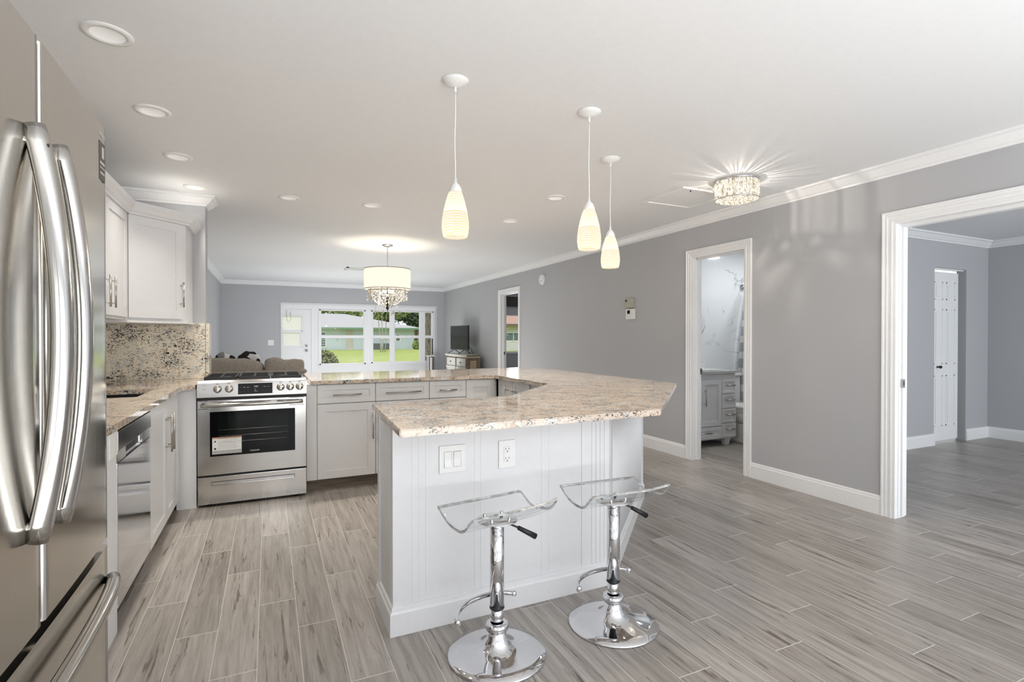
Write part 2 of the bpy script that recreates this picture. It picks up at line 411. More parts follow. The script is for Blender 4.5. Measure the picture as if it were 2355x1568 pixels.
# ================================================================ ROOM SHELL
XR, XL, YF, ZC, T = 3.90, -.893, 12.30, 2.44, .11
bm = bmesh.new(); box(bm, -1.4, 8.4, -3.2, 12.5, -.10, 0); struct('floor', bm, 'floor', 'grey-brown wood-look plank tile floor')
bm = bmesh.new(); box(bm, -1.4, 8.4, -3.2, 12.5, 2.44, 2.54); struct('ceiling', bm, 'ceiling', 'smooth white ceiling')
def wall_open(axis, c0, c1, a0, a1, ops, z1=2.44):
    """wall slab between c0..c1 on one axis, running a0..a1 on the other, openings (s,e,zlo,zhi)"""
    bm = bmesh.new()
    def put(s, e, lo, hi):
        if e-s > 1e-4 and hi-lo > 1e-4:
            box(bm, *((c0, c1, s, e) if axis == 'x' else (s, e, c0, c1)), lo, hi)
    cur = a0
    for s, e, lo, hi in sorted(ops):
        put(cur, s, 0, z1); put(s, e, 0, lo); put(s, e, hi, z1); cur = e
    put(cur, a1, 0, z1); return bm
OP_BED, OP_BATH, OP_LIV = (.55, 2.150, 0, 2.045), (3.375, 4.040, 0, 2.065), (8.09, 8.88, 0, 2.055)
struct('wall_right', wall_open('x', XR, XR+T, -3.2, 12.3, [OP_BED, OP_BATH, OP_LIV]), 'wall', 'long grey right wall with three doorways')
struct('wall_far', wall_open('y', YF, YF+.10, -1.4, 8.4, [(.249, 3.697, 0, 1.985), (5.25, 6.4, .845, 1.825)]), 'wall', 'grey end wall around the front door and windows')
bm = bmesh.new(); box(bm, -1.3, -1.21, -3.2, 5.12, 0, 2.44); struct('wall_left', bm, 'wall', 'left kitchen wall behind the fridge and cabinets')
bm = bmesh.new(); box(bm, -1.3, XL, 5.29, 12.3, 0, 2.44); struct('wall_left', bm, 'wall', 'grey left wall of the living area')
bm = bmesh.new(); box(bm, -1.3, -.485, 5.12, 5.29, 0, 2.44); struct('wall_middle', bm, 'wall', 'short grey wall stub behind the upper corner cabinet')
struct('wall_back', wall_open('y', -3.2, -3.1, -1.4, 8.4, [(-.2, 3.4, 0, 2.15), (5.1, 6.9, .7, 2.0)]), 'wall')
# side rooms
struct('wall_bedroom_left', wall_open('y', 3.40, 3.50, 6.02, 8.2, [(6.965, 7.645, 0, 2.06)]), 'wall', 'grey bedroom wall with the closet opening')
bm = bmesh.new(); box(bm, 4.01, 6.02, 3.20, 3.30, 0, 2.44); struct('wall_bath_right', bm, 'wall')
bm = bmesh.new(); box(bm, 8.15, 8.25, -3.2, 3.6, 0, 2.44); struct('wall_bedroom_far', bm, 'wall', 'plain grey bedroom wall right of the closet')
bm = bmesh.new(); box(bm, 6.80, 8.15, 4.10, 4.15, 0, 2.44); struct('wall_closet', bm, 'white')
bm = bmesh.new(); box(bm, 4.01, 6.6, 4.95, 5.05, 0, 2.44); struct('wall_bath_back', bm, 'marble', 'white marble-look wall of the bathroom')
bm = bmesh.new(); box(bm, 6.5, 6.6, 3.5, 4.95, 0, 2.44); struct('wall_bath_far', bm, 'marble')
bm = bmesh.new(); box(bm, 7.2, 7.3, 5.05, 12.3, 0, 2.44); struct('wall_side_room', bm, 'wall')

def crown(path, n, lab): bm = bmesh.new(); sweep(bm, path, CROWN); struct('trim_%d' % n, bm, 'white', lab)
crown([(XR, -3.1), (XR, YF), (XL, YF), (XL, 5.29), (-.485, 5.29), (-.485, 5.12), (-1.21, 5.12)][::-1], 1, 'white crown moulding around the main room')
crown([(8.15, -3.1), (8.15, 3.40), (6.02, 3.40), (6.02, 3.20), (4.01, 3.20)][::-1], 2, 'white crown moulding in the bedroom')
def baseb(path, name, lab): bm = bmesh.new(); sweep(bm, path[::-1], BASE); struct(name, bm, 'white', lab)
baseb([(XR, 2.218), (XR, 3.318)], 'baseboard_right', 'white baseboard between the bathroom and bedroom doorways')
baseb([(XR, 4.092), (XR, 8.03)], 'baseboard_right', 'white baseboard beyond the bathroom doorway')
baseb([(XR, 8.94), (XR, YF), (3.697, YF)], 'baseboard_right', 'white baseboard in the far right corner')
baseb([(.249, YF), (XL, YF), (XL, 5.29)], 'baseboard_left', 'white baseboard behind the sofa')
baseb([(8.15, -3.1), (8.15, 3.40), (7.645, 3.40)], 'baseboard_bedroom_right', 'white baseboard right of the closet')
baseb([(6.965, 3.40), (6.02, 3.40)], 'baseboard_bedroom_left', 'white baseboard left of the closet')
baseb([(6.5, 4.95), (4.01, 4.95)], 'baseboard_bath', 'white bathroom baseboard')

def doorway(n, y0, y1, zt, outer_t, lab, latch=None, pocket=False):
    """cased opening in the right wall: casing on the room side, jambs lining the wall"""
    bm = bmesh.new(); w_ = .066; x = XR; z1 = zt
    b2 = bmesh.new(); CAS = [(0, 0), (0, .012), (.005, .0145), (.010, .0145), (.014, .0105), (.030, .011), (.033, .0155), (.038, .0155), (.041, .0125), (.052, .0135), (.055, .019), (.064, .020), (w_, .018), (w_, 0)]
    sweep(b2, [(y1, 0), (y1, z1), (y0, z1), (y0, 0)], CAS)
    for v_ in b2.verts: v_.co = (x-v_.co.z, v_.co.x, v_.co.y)
    merge(bm, b2)
    # jambs
    box(bm, x-.006, x+T+.004, y0-.001, y0+.018, 0, z1); box(bm, x-.006, x+T+.004, y1-.018, y1+.001, 0, z1); box(bm, x-.0055, x+T+.0035, y0+.001, y1-.001, z1-.018, z1+.001)
    if pocket:
        box(bm, x+.030, x+.034, y1-.022, y1-.017, 0, z1)
        box(bm, x+T-.045, x+T, y1-.030, y1-.018, .012, z1); box(bm, x+T-.045, x+T, y0+.018, y0+.03, 0, z1)
        box(bm, x+.055, x+T, y0, y1, z1-.040, z1-.018)
    else:
        box(bm, x+.05, x+.085, y1-.030, y1-.018, 0, z1-.018); box(bm, x+.05, x+.085, y0+.018, y0+.030, 0, z1-.018); box(bm, x+.05, x+.085, y0, y1, z1-.030, z1-.018)
    # far side casing
    for (a, b, c, d) in ((y0-w_, y0, 0, z1+w_), (y1, y1+w_, 0, z1+w_), (y0, y1, z1, z1+w_)):
        box(bm, x+T, x+T+.014, a, b, c, d)
    d_ = struct('door_%d' % n, bm, 'white', lab)
    if latch:
        yy, zz, xx = latch; b2 = bmesh.new(); box(b2, xx, xx+.028, yy-.003, yy, zz-.03, zz+.03)
        box(b2, xx+.008, xx+.02, yy-.0035, yy-.003, zz-.015, zz+.015, mi=1)
        obj('strike_plate', b2, ['nickel', 'dark'], d_)
    return d_
doorway(1, .55, 2.150, 2.045, 0, 'wide white cased opening to the bedroom', (2.120, .93, XR+.055), True)
doorway(2, 3.375, 4.040, 2.065, 0, 'white cased doorway to the bathroom', (4.010, .90, XR+.085))
doorway(3, 8.09, 8.88, 2.055, 0, 'narrow white cased doorway at the far end of the right wall', (8.850, .95, XR+.055))

# closet bifold door in the bedroom
def bifold():
    d_ = bpy.data.objects.new('door_4', None); COL.objects.link(d_); tag(d_, 'white six-panel bifold closet door in the grey bedroom wall', None, None, 'structure')
    fr = Fr((6.972, 3.46), (1, 0), (0, -1)); W_ = .575
    bm = bmesh.new(); fr.box(bm, 0, W_, 0, .022, .030, 2.015)
    for (a, b) in ((.055, .215), (.315, .475)):
        a2, b2 = (.06, .24) if a < .1 else (.315, .50)
        for (c, d) in ((.20, .80), (.93, 1.58), (1.69, 1.90)):
            # moulded frame and raised field
            for q in ((a2, a2+.014, c, d), (b2-.014, b2, c, d), (a2, b2, c, c+.014), (a2, b2, d-.014, d)): fr.box(bm, q[0], q[1], .022, .026, q[2], q[3])
            fr.box(bm, a2+.035, b2-.035, .0219, .029, c+.035, d-.035, .003)
    obj('door_leaf', bm, 'white', d_)
    bm = bmesh.new(); cyl(bm, fr.p(.13, .022, .90), fr.p(.13, .045, .90), .009); ball(bm, fr.p(.13, .058, .90), .018); obj('knob', bm, 'bronze', d_)
    bm = bmesh.new(); box(bm, 6.965, 7.645, 3.43, 3.47, 2.045, 2.06); obj('track', bm, 'white', d_)
bifold()

# ---------------------------------------------------------------- front (far) wall: door and windows in the white recess
YW = YF+.02
bm = wall_open('y', YW, YW+.08, .249, 3.697, [(.257, .850, 0, 1.862), (1.02, 2.02, .625, 1.862), (2.15, 3.63, .640, 1.862)], 1.985)
box(bm, .235, .249, YF-.012, YF+.1, 0, 1.985); box(bm, 3.697, 3.711, YF-.012, YF+.1, 0, 1.985); box(bm, .235, 3.711, YF-.012, YF+.1, 1.985, 1.999)
struct('wall_front', bm, 'white', 'white panelled wall around the front door and windows')
def window(n, x0, x1, z0, z1, cols, mr, lab, sill=True, y=YW):
    """single frame with columns [(xa,xb)...], meeting rail mr=(lo,hi)"""
    bm = bmesh.new(); f_ = .028
    for a in ((x0-.02, x0+f_, z0, z1), (x1-f_, x1+.02, z0, z1), (x0, x1, z0, z0+f_*1.2), (x0, x1, z1-f_*.8, z1)): box(bm, a[0], a[1], y-.018, y+.06, a[2], a[3])
    wd = struct('window_%d' % n, bm, 'white', lab)
    for i, (a, b) in enumerate(cols):
        bm = bmesh.new()
        if i: box(bm, cols[i-1][1], a, y-.006, y+.055, z0+.02, z1-.01)
        box(bm, a-.004, b+.004, y+.0, y+.05, mr[0], mr[1])
        for q in ((a-.006, a+.014), (b-.014, b+.006)): box(bm, q[0], q[1], y+.012, y+.04, z0+.02, z1-.02)
        if len(bm.verts): obj('sash', bm, 'white', wd)
        bm = bmesh.new(); box(bm, a, b, y+.028, y+.032, z0+.02, z1-.015); obj('pane', bm, 'pane', wd)
    if sill:
        bm = bmesh.new(); box(bm, x0-.03, x1+.03, y-.045, y, z0-.025, z0+.004, .004); obj('window_sill', bm, 'white', wd)
window(1, 1.02, 2.02, .625, 1.862, [(1.05, 1.99)], (1.225, 1.29), 'large white-framed window left of the mullion')
window(2, 2.15, 3.63, .640, 1.862, [(2.185, 2.59), (2.685, 3.30), (3.42, 3.60)], (1.225, 1.29), 'white-framed window in three bays beside the trash can')
window(3, 5.25, 6.40, .845, 1.825, [(5.28, 6.37)], (1.50, 1.50), 'window seen through the narrow doorway', True, YF+.02)
# front door
d1 = bpy.data.objects.new('door_5', None); COL.objects.link(d1); tag(d1, 'white front door with two stacked glass panes at the far wall', None, None, 'structure')
bm = bmesh.new()
for q in ((.260, .847, 0, 1.060), (.260, .847, 1.344, 1.402), (.260, .847, 1.700, 1.858), (.656, .847, 1.402, 1.70), (.629, .847, 1.06, 1.344), (.260, .275, 1.06, 1.344)): box(bm, q[0], q[1], YW+.01, YW+.05, q[2], q[3])
box(bm, .700, .704, YW+.005, YW+.012, .1, 1.80)
for q in ((.660, .670, 1.02, 1.72), (.262, .670, 1.72, 1.73), (.262, .670, 1.02, 1.03), (.262, .67, 1.36, 1.39)): box(bm, q[0], q[1], YW+.002, YW+.012, q[2], q[3])
obj('door_slab', bm, 'white', d1)
fk = N('frosted_pane'); e_ = fk.n('ShaderNodeBsdfTranslucent'); e_.inputs[0].default_value = (1, .965, .99, 1); d_ = fk.n('ShaderNodeBsdfTransparent'); mx_ = fk.n('ShaderNodeMixShader'); mx_.inputs[0].default_value = .12
fk.t.links.new(e_.outputs[0], mx_.inputs[1]); fk.t.links.new(d_.outputs[0], mx_.inputs[2]); fk.t.links.new(mx_.outputs[0], fk.out.inputs[0]); M['frostpane'] = fk.m
for z0, z1, x0, x1 in ((1.402, 1.700, .262, .656), (1.060, 1.344, .275, .629)):
    bm = bmesh.new(); box(bm, x0, x1, YW+.028, YW+.032, z0, z1); obj('glass_pane', bm, 'frostpane', d1)
for z_ in (1.059, .954):
    bm = bmesh.new(); cyl(bm, (.753, YW+.012, z_), (.753, YW-.04, z_), .026 if z_ < 1 else .022); obj('door_knob', bm, 'nickel', d1)
bm = bmesh.new(); box(bm, .27, .84, YW+.0, YW+.01, 0.0, .08); obj('kick_plate', bm, 'nickel', d1)
bm = bmesh.new(); tube(bm, curve_pts([(.352, YW-.014, 1.83), (.352, YW-.014, 1.68), (.365, YW-.02, 1.60), (.400, YW-.02, 1.585), (.432, YW-.02, 1.62), (.435, YW-.02, 1.70), (.425, YW-.015, 1.76), (.45, YW-.014, 1.80)]), .004, 8)
one('wreath_hook', bm, 'nickel', 'thin bent metal hook hanging over the top pane of the front door', 'hook')

# ================================================================ KITCHEN: PENINSULA
TOP, UND = .90, .870
outer = [(.445, 1.955), (1.722, 1.985), (2.80, 3.055), (2.80, 5.42), (.30, 5.42), (.30, 4.425), (1.885, 4.42), (1.905, 3.43), (1.31, 2.82), (.490, 2.80)]
bm = bmesh.new(); prism(bm, outer, UND, TOP, .004)
one('peninsula_countertop', bm, 'granite', 'polished beige granite countertop wrapping around the peninsula', 'countertop')
pen = thing('peninsula', 'white beadboard peninsula base under the long granite top', 'kitchen island', (1.0, 2.3, 0))
bodyp = [(.475, 2.19), (1.565, 2.19), (2.645, 3.27), (2.645, 5.20), (.30, 5.20), (.30, 5.08), (2.53, 5.08), (2.53, 3.34), (1.50, 2.48), (.475, 2.48)]
bm = bmesh.new(); prism(bm, bodyp, 0, UND); obj('body_panel', bm, 'cab', pen)
def flutes(bm, fr, u0, u1, z0, z1, pitch=.022, r=.006):
    n = max(1, int((u1-u0)/pitch))
    for i in range(n):
        u = u0+(i+.5)*(u1-u0)/n
        cyl(bm, fr.p(u, 0, z0), fr.p(u, 0, z1), r, 8)
frF = Fr((.475, 2.19), (1, 0), (0, -1)); frL = Fr((.475, 2.19), (0, 1), (-1, 0)); s2 = math.sqrt(.5); frC = Fr((1.565, 2.19), (s2, s2), (s2, -s2))
bm = bmesh.new(); frL.box(bm, .0, .26, 0, .006, .11, UND); flutes(bm, frL, .05, .24, .12, UND, .026, .007); frL.box(bm, .255, .29, -.002, .014, .11, UND)
obj('side_beadboard', bm, 'cab', pen)
bm = bmesh.new()
for u in (.075, .105, .135, .36, .39, .70, .74, 1.04): frF.box(bm, u, u+.0025, 0, .0012, .12, UND)
frF.box(bm, .925, .93, 0, .003, .12, UND)
for u in (.985, 1.01, 1.035, 1.06): frF.box(bm, u, u+.004, 0, .0025, .12, UND)
obj('front_beadboard', bm, 'cab', pen)
bm = bmesh.new(); frC.box(bm, .0, .05, 0, .010, .11, UND); flutes(bm, frC, .06, 1.44, .11, UND, .030, .007); frC.box(bm, 1.46, 1.527, 0, .012, .11, UND)
obj('angled_beadboard', bm, 'cab', pen)
bm = bmesh.new(); PB = [(0, 0), (.022, 0), (.022, .092), (.016, .100), (.014, .112), (.006, .118), (0, .118)]
sweep(bm, [(.475, 2.48), (.475, 2.19), (1.565, 2.19), (2.645, 3.27), (2.645, 5.20)], PB)
obj('baseboard', bm, 'cab', pen)

def plate(name, label, cat, x0, x1, z0, z1, kind_):
    y = 2.19; t = thing(name, label, cat, ((x0+x1)/2, y, (z0+z1)/2))
    bm = bmesh.new(); box(bm, x0, x1, y-.006, y-.0013, z0, z1, .002); obj('face_plate', bm, 'plastic', t)
    if kind_ == 'switch':
        for a, b, tilt in ((.19, .46, 1), (.55, .82, -1)):
            u0, u1 = x0+(x1-x0)*a, x0+(x1-x0)*b; za, zb = z0+.026, z1-.028; zm = (za+zb)/2
            bm = bmesh.new(); box(bm, u0-.002, u1+.002, y-.0065, y-.0055, za-.002, zb+.002)
            obj('rocker_frame', bm, 'greyprint', t)
            bm = bmesh.new(); vs_ = [bm.verts.new(p) for p in ((u0, y-.0065, za), (u1, y-.0065, za), (u1, y-.0065, zb), (u0, y-.0065, zb), (u0, y-.0065-.005*(tilt > 0), za), (u1, y-.0065-.005*(tilt > 0), za), (u1, y-.0068, zm), (u0, y-.0068, zm), (u1, y-.0065-.005*(tilt < 0), zb), (u0, y-.0065-.005*(tilt < 0), zb))]
            for f in ((4, 5, 6, 7), (7, 6, 8, 9), (0, 1, 5, 4), (3, 2, 8, 9), (0, 4, 7, 9, 3), (1, 5, 6, 8, 2), (0, 1, 2, 3)): bm.faces.new([vs_[i] for i in f])
            obj('rocker', bm, 'plastic', t)
    else:
        xm = (x0+x1)/2; bm = bmesh.new(); box(bm, xm-.0165, xm+.0165, y-.0085, y-.005, z0+.028, z1-.028, .001); obj('socket_insert', bm, 'plastic', t)
        for zc in (z0+.042, z1-.042):
            bm = bmesh.new()
            box(bm, xm-.009, xm-.0065, y-.0088, y-.008, zc-.001, zc+.008); box(bm, xm+.0065, xm+.009, y-.0088, y-.008, zc-.001, zc+.008)
            cyl(bm, (xm, y-.0088, zc-.009), (xm, y-.008, zc-.009), .003, 10)
            obj('slot', bm, 'dark', t)
    return t
plate('light_switch', 'white double rocker switch plate on the peninsula front', 'light switch', .670, .790, .655, .775, 'switch')
plate('power_outlet', 'white duplex outlet on the peninsula front, right of the switch', 'outlet', .952, 1.035, .648, .775, 'outlet')

# ================================================================ BASE CABINETS, far run (facing -Y, face at 4.45+)
YC = 4.455
fr = Fr((0, YC+.018), (1, 0), (0, -1))
def base_cab(label, u0, u1, group=None, fr=fr, depth=.58, toe=True, name='base_cabinet'):
    c = fr.p((u0+u1)/2, 0, 0); t = thing(name, label, 'cabinet', c, group)
    bm = bmesh.new(); fr.box(bm, u0, u1, -depth, 0, .10, UND-.001); obj('body', bm, 'cab', t)
    if toe: bm = bmesh.new(); fr.box(bm, u0, u1, -depth, -.07, 0, .10); obj('toe_kick', bm, 'toekick', t)
    return t
G = 'base cabinets along the far counter'
def unit(t, fr, u0, u1, drawer=True, doors=1, dh=None, hinge='l', vp=None):
    if drawer:
        d = obj('drawer_front', shaker(fr, u0, u1, .712, .866, .045 if u1-u0 > .2 else .03), 'cab', t)
        m = (u0+u1)/2; L = (u1-u0)*.5 if dh is None else dh
        pull(fr, m-L/2, m+L/2, False, .782, d)
    z1 = .708 if drawer else .866; w_ = (u1-u0)/doors
    for i in range(doors):
        a, b = u0+i*w_, u0+(i+1)*w_
        d = obj('door', shaker(fr, a, b, .102, z1, .062), 'cab', t)
        if vp: pull(fr, vp[i][1], vp[i][2], True, vp[i][0], d)
t = base_cab('white base cabinet with drawer and door just right of the range', .272, .811, G)
bm = bmesh.new(); fr.box(bm, .272, .350, 0, .012, .10, UND-.002); obj('filler_strip', bm, 'cab', t)
unit(t, fr, .352, .811, True, 1, .225, vp=[(.787, .405, .622)])
t = base_cab('white base cabinet with a wide drawer and long bar pull', .813, 1.275, G)
unit(t, fr, .813, 1.275, True, 2, .305, vp=[(.836, .405, .60), (1.25, .405, .60)])
t = base_cab('narrower white drawer cabinet with short bar pull near the corner', 1.277, 1.617, G)
d = obj('drawer_front', shaker(fr, 1.277, 1.617, .712, .866, .045), 'cab', t); pull(fr, 1.36, 1.52, False, .782, d)
for a, b in ((.408, .708), (.102, .404)):
    d = obj('drawer_front', shaker(fr, 1.277, 1.617, a, b, .06), 'cab', t); pull(fr, 1.36, 1.52, False, b-.06, d)
t = base_cab('blank white panel cabinet in the inner corner of the peninsula', 1.619, 1.925, G)
obj('corner_panel', shaker(fr, 1.619, 1.905, .102, .866, .07), 'cab', t)
# right run, facing -X
frR = Fr((1.945, 0), (0, 1), (-1, 0))
t = base_cab('white cabinet with a drawer on the inner side of the peninsula', 3.66, 4.435, None, frR, .56)
d = obj('drawer_front', shaker(frR, 3.80, 4.115, .712, .866, .045), 'cab', t); pull(frR, 3.83, 4.07, False, .783, d)
d = obj('door', shaker(frR, 3.80, 4.115, .102, .708, .06), 'cab', t)
d = obj('door', shaker(frR, 4.12, 4.430, .102, .866, .05), 'cab', t); pull(frR, .60, .81, True, 4.205, d)
bm = bmesh.new(); frR.box(bm, 3.44, 3.655, -.55, .0, .02, .862); one('black_block', bm, 'black', 'plain black block tucked under the inner peninsula corner', 'appliance')  # plain black block filling the spot under the counter

# ================================================================ RANGE
RX0, RX1, RY = -.476, .270, 4.395
rg = thing('range', 'stainless steel slide-in gas range with black oven window', 'stove', (-.10, 4.70, 0))
rf = Fr((RX0, RY+.03), (1, 0), (0, -1)); RW = RX1-RX0
bm = bmesh.new(); box(bm, RX0+.003, RX1-.003, RY+.03, 5.06, .03, .905); obj('body', bm, 'dark', rg)
for x in (RX0+.07, RX1-.07):
    for y in (RY+.08, 5.0): bm = bmesh.new(); cyl(bm, (x, y, 0), (x, y, .035), .018); obj('foot', bm, 'black', rg)
# control panel: leaning fascia
bm = bmesh.new(); pr = [(RY-.012, .806), (RY+.012, .912), (RY+.035, .928), (RY+.16, .930), (RY+.16, .80), (RY+.03, .80)]
A = [bm.verts.new((RX0, y, z)) for y, z in pr]; B = [bm.verts.new((RX1, y, z)) for y, z in pr]
bm.faces.new(A); bm.faces.new(B[::-1])
for i in range(len(pr)): bm.faces.new((A[i], B[i], B[(i+1) % len(pr)], A[(i+1) % len(pr)]))
cp = obj('control_panel', bm, 'steel', rg, .003)
sl = math.atan2(.024, .106)  # lean angle
def onpanel(x, z, d): return Vector((x, RY-.012+(z-.806)*.024/.106, z))+Vector((0, -math.cos(sl), math.sin(sl)))*d
nrmP = Vector((0, -math.cos(sl), math.sin(sl)))
def panel_slab(bm, x0, x1, z0, z1, d0, d1, mi=0):
    v = [bm.verts.new(onpanel(x, z, d)) for d in (d0, d1) for x, z in ((x0, z0), (x1, z0), (x1, z1), (x0, z1))]
    for f in ((0, 1, 2, 3), (4, 5, 6, 7), (0, 1, 5, 4), (1, 2, 6, 5), (2, 3, 7, 6), (3, 0, 4, 7)): bm.faces.new([v[i] for i in f]).material_index = mi
bm = bmesh.new(); panel_slab(bm, -.213, .029, .818, .905, -.001, .0025); panel_slab(bm, -.209, .025, .822, .901, .002, .004, 1)
disp = obj('display', bm, ['steel', 'blackglass'], cp)
bm = bmesh.new()
bm.free()
for x in (-.19, -.165, -.14, .0, -.02, -.045):
    for z in (.872, .845):
        if not (x in (-.165, -.14) and z > .86): bm = bmesh.new(); cyl(bm, onpanel(x, z, .0041), onpanel(x, z, .0046), .005, 12); obj('touch_button', bm, 'dark', disp)
rotP = (PI/2-sl, 0, 0)
for s, x, z, sz in (('4:05', -.088, .876, .016), ('Bake', -.167, .872, .007), ('Broil', -.142, .872, .007), ('Timer', -.028, .874, .007), ('Start', -.004, .874, .007), ('Lock', -.095, .857, .005), ('Light', -.093, .849, .005), ('Self Clean', -.088, .841, .005)):
    text(disp, s, onpanel(x, z, .0048), sz, rotP, 'paper')
for s, x, z in (('Warm', -.428, .893), ('Simmer', -.428, .868)): text(cp, s, onpanel(x, z, .001), .007, rotP, 'dark')
gk = 'burner knobs on the range'
for x, z in ((-.343, .866), (-.268, .866), (.082, .866), (.150, .866), (.217, .866)):
    bm = bmesh.new(); c = onpanel(x, z, 0); R_ = disc_dir(nrmP)
    lathe(bm, [(0, 0), (.028, 0), (.028, .004), (.025, .007), (.024, .022), (.021, .026), (0, .026)], c, 28, R_)
    b2 = bmesh.new(); box(b2, -.0075, .0075, -.025, .025, .02, .040, .003)
    merge(bm, b2, Matrix.Translation(c) @ R_)
    kn = obj('knob', bm, 'nickel', cp)
    bm = bmesh.new(); panel_slab(bm, x-.008, x-.004, z+.034, z+.040, 0, .0006); panel_slab(bm, x+.002, x+.007, z+.034, z+.040, 0, .0006); panel_slab(bm, x-.003, x-.001, z+.034, z+.038, 0, .0006)
    obj('burner_mark', bm, 'dark', kn)
bm = bmesh.new(); box(bm, RX0+.01, RX1-.01, RY+.14, 5.06, .905, .922); obj('cooktop', bm, 'blackglass', rg)
for i in range(3):
    x0 = RX0+.03+i*.232; x1 = x0+.222; bm = bmesh.new(); y0, y1 = RY+.17, 5.02
    for y in (y0, y1): box(bm, x0, x1, y-.007, y+.007, .928, .945, .003)
    for x in (x0+.007, x1-.007, (x0+x1)/2): box(bm, x-.007, x+.007, y0, y1, .928, .945, .003)
    for y in (y0+.15, y0+.30, y0+.43): box(bm, x0, x1, y-.006, y+.006, .930, .945, .003)
    for x in (x0+.01, x1-.01):
        for y in (y0, y1): box(bm, x-.008, x+.008, y-.008, y+.008, .92, .945)
    obj('grate', bm, 'iron', rg)
for x in (-.30, .10):
    for y in (4.68, 4.92): bm = bmesh.new(); lathe(bm, [(0, .922), (.045, .922), (.045, .932), (.032, .934), (.032, .94), (0, .94)], (x, y, 0), 24); obj('burner', bm, 'iron', rg)
# oven door
dr = bmesh.new(); rf.box(dr, .004, RW-.004, 0, .030, .236, .785, .003)
door = obj('oven_door', dr, 'steel', rg)
bm = bmesh.new(); rf.box(bm, .083, .660, .029, .034, .372, .700, .002); win = obj('oven_window', bm, 'blackglass', door)
bm = bmesh.new(); rf.box(bm, .135, .612, .0338, .0345, .425, .672); obj('inner_glass', bm, plain('smoked_glass', (.006, .009, .008), .05, Specular_IOR_Level=.32), win)
bm = bmesh.new()
for z in (.475, .52, .565): cyl(bm, rf.p(.14, .0345, z), rf.p(.607, .0345, z), .0012, 6)
for u in [.16+.03*i for i in range(15)]: cyl(bm, rf.p(u, .0344, .472), rf.p(u, .0344, .475+.0), .0012, 6)
obj('oven_rack', bm, 'nickel', win)
bm = bmesh.new(); rf.box(bm, .098, .290, .034, .0352, .388, .512); st = obj('warning_sticker', bm, 'paper', win)
bm = bmesh.new(); rf.box(bm, .100, .288, .0352, .0356, .502, .511); obj('orange_band', bm, 'orange', st)
bm = bmesh.new(); rf.box(bm, .100, .288, .0352, .0355, .389, .415); obj('grey_band', bm, 'greyprint', st)
text(st, 'WARNING: TO REDUCE THE RISK OF TIPPING', rf.p(.196, .0358, .5065), .0062, (PI/2, 0, 0), 'dark')
for i, (u, z) in enumerate(((.117, .482), (.117, .428))):
    bm = bmesh.new(); cyl(bm, rf.p(u, .0352, z), rf.p(u, .0358, z), .007, 4 if i == 0 else 14); rf.box(bm, u-.012, u-.006, .0352, .0357, z-.007+.012*i, z-.004+.012*i); obj('pictogram', bm, 'black', st)
bm = bmesh.new()
for i in range(9):
    z = .495-i*.0088; rf.box(bm, .135+(.03 if i == 2 else 0), .27-(.05 if i == 2 else random.random()*.03), .0352, .0355, z, z+.0022)
for i in range(3): z = .409-i*.007; rf.box(bm, .13, .25-i*.02, .0355, .0357, z, z+.0018)
obj('fine_print', bm, 'greyprint', st)
text(win, 'FRIGIDAIRE', rf.p(.378, .0348, .396), .0125, (PI/2, 0, 0), 'paper')
bm = bmesh.new(); pts = [rf.p(.03+(RW-.06)*i/20, .052+.022*math.sin(PI*i/20), .752) for i in range(21)]
tube(bm, pts, .0155, 16); cyl(bm, rf.p(.045, .025, .752), rf.p(.045, .055, .752), .014); cyl(bm, rf.p(RW-.045, .025, .752), rf.p(RW-.045, .055, .752), .014)
obj('door_handle', bm, 'handle', door)
bm = bmesh.new()
for z in (.779, .722):
    for a, b in ((.01, .07), (RW-.13, RW-.02)): bm = bmesh.new(); rf.box(bm, a, b, .0295, .0305, z, z+.004); obj('vent_slot', bm, 'dark', door)
dr = bmesh.new(); rf.box(dr, .004, RW-.004, 0, .030, .022, .222, .003); dw_ = obj('storage_drawer', dr, 'steel', rg)
bm = bmesh.new(); a, b = .09, RW-.09
rf.box(bm, a, b, .0295, .0315, .158, .186); dk = obj('handle_recess', bm, 'dwsteel', dw_)
bm = bmesh.new(); rf.box(bm, a, b, .030, .0325, .1825, .1865); rf.box(bm, a, a+.003, .030, .0325, .158, .186); rf.box(bm, b-.003, b, .03, .0325, .158, .186); obj('recess_lip', bm, 'dark', dk)
bm = bmesh.new(); rf.box(bm, a, b, .030, .038, .156, .162, .002); obj('recess_edge', bm, 'handle', dk)

# ================================================================ LEFT RUN (facing +X)
XF = -.585
fl = Fr((XF-.02, 0), (0, 1), (1, 0))
cab = thing('base_cabinet', 'white two-door sink cabinet with tall bar pulls, left of the range', 'cabinet', (-.9, 3.9, 0))
bm = bmesh.new(); fl.box(bm, 3.392, 4.42, -.58, 0, .085, .65); fl.box(bm, 3.392, 3.64, -.58, 0, .65, UND-.002); fl.box(bm, 4.27, 4.42, -.58, 0, .65, UND-.002); fl.box(bm, 3.64, 4.27, -.05, 0, .65, UND-.002); obj('body', bm, 'cab', cab)
bm = bmesh.new(); fl.box(bm, 3.392, 4.42, -.58, -.055, 0, .085); obj('toe_kick', bm, 'toekick', cab)
d = obj('door', shaker(fl, 3.394, 3.898, .087, .862, .062), 'cab', cab); pull(fl, .533, .767, True, 3.858, d)
d = obj('door', shaker(fl, 3.900, 4.395, .087, .862, .062), 'cab', cab); pull(fl, .533, .767, True, 3.942, d)
bm = bmesh.new(); box(bm, -.607, -.482, 4.425, 4.45, 0, UND-.002); box(bm, -.500, -.482, 4.45, 5.10, 0, UND-.002)
one('filler_panel', bm, 'cab', 'white vertical filler panel touching the left side of the range', 'panel')
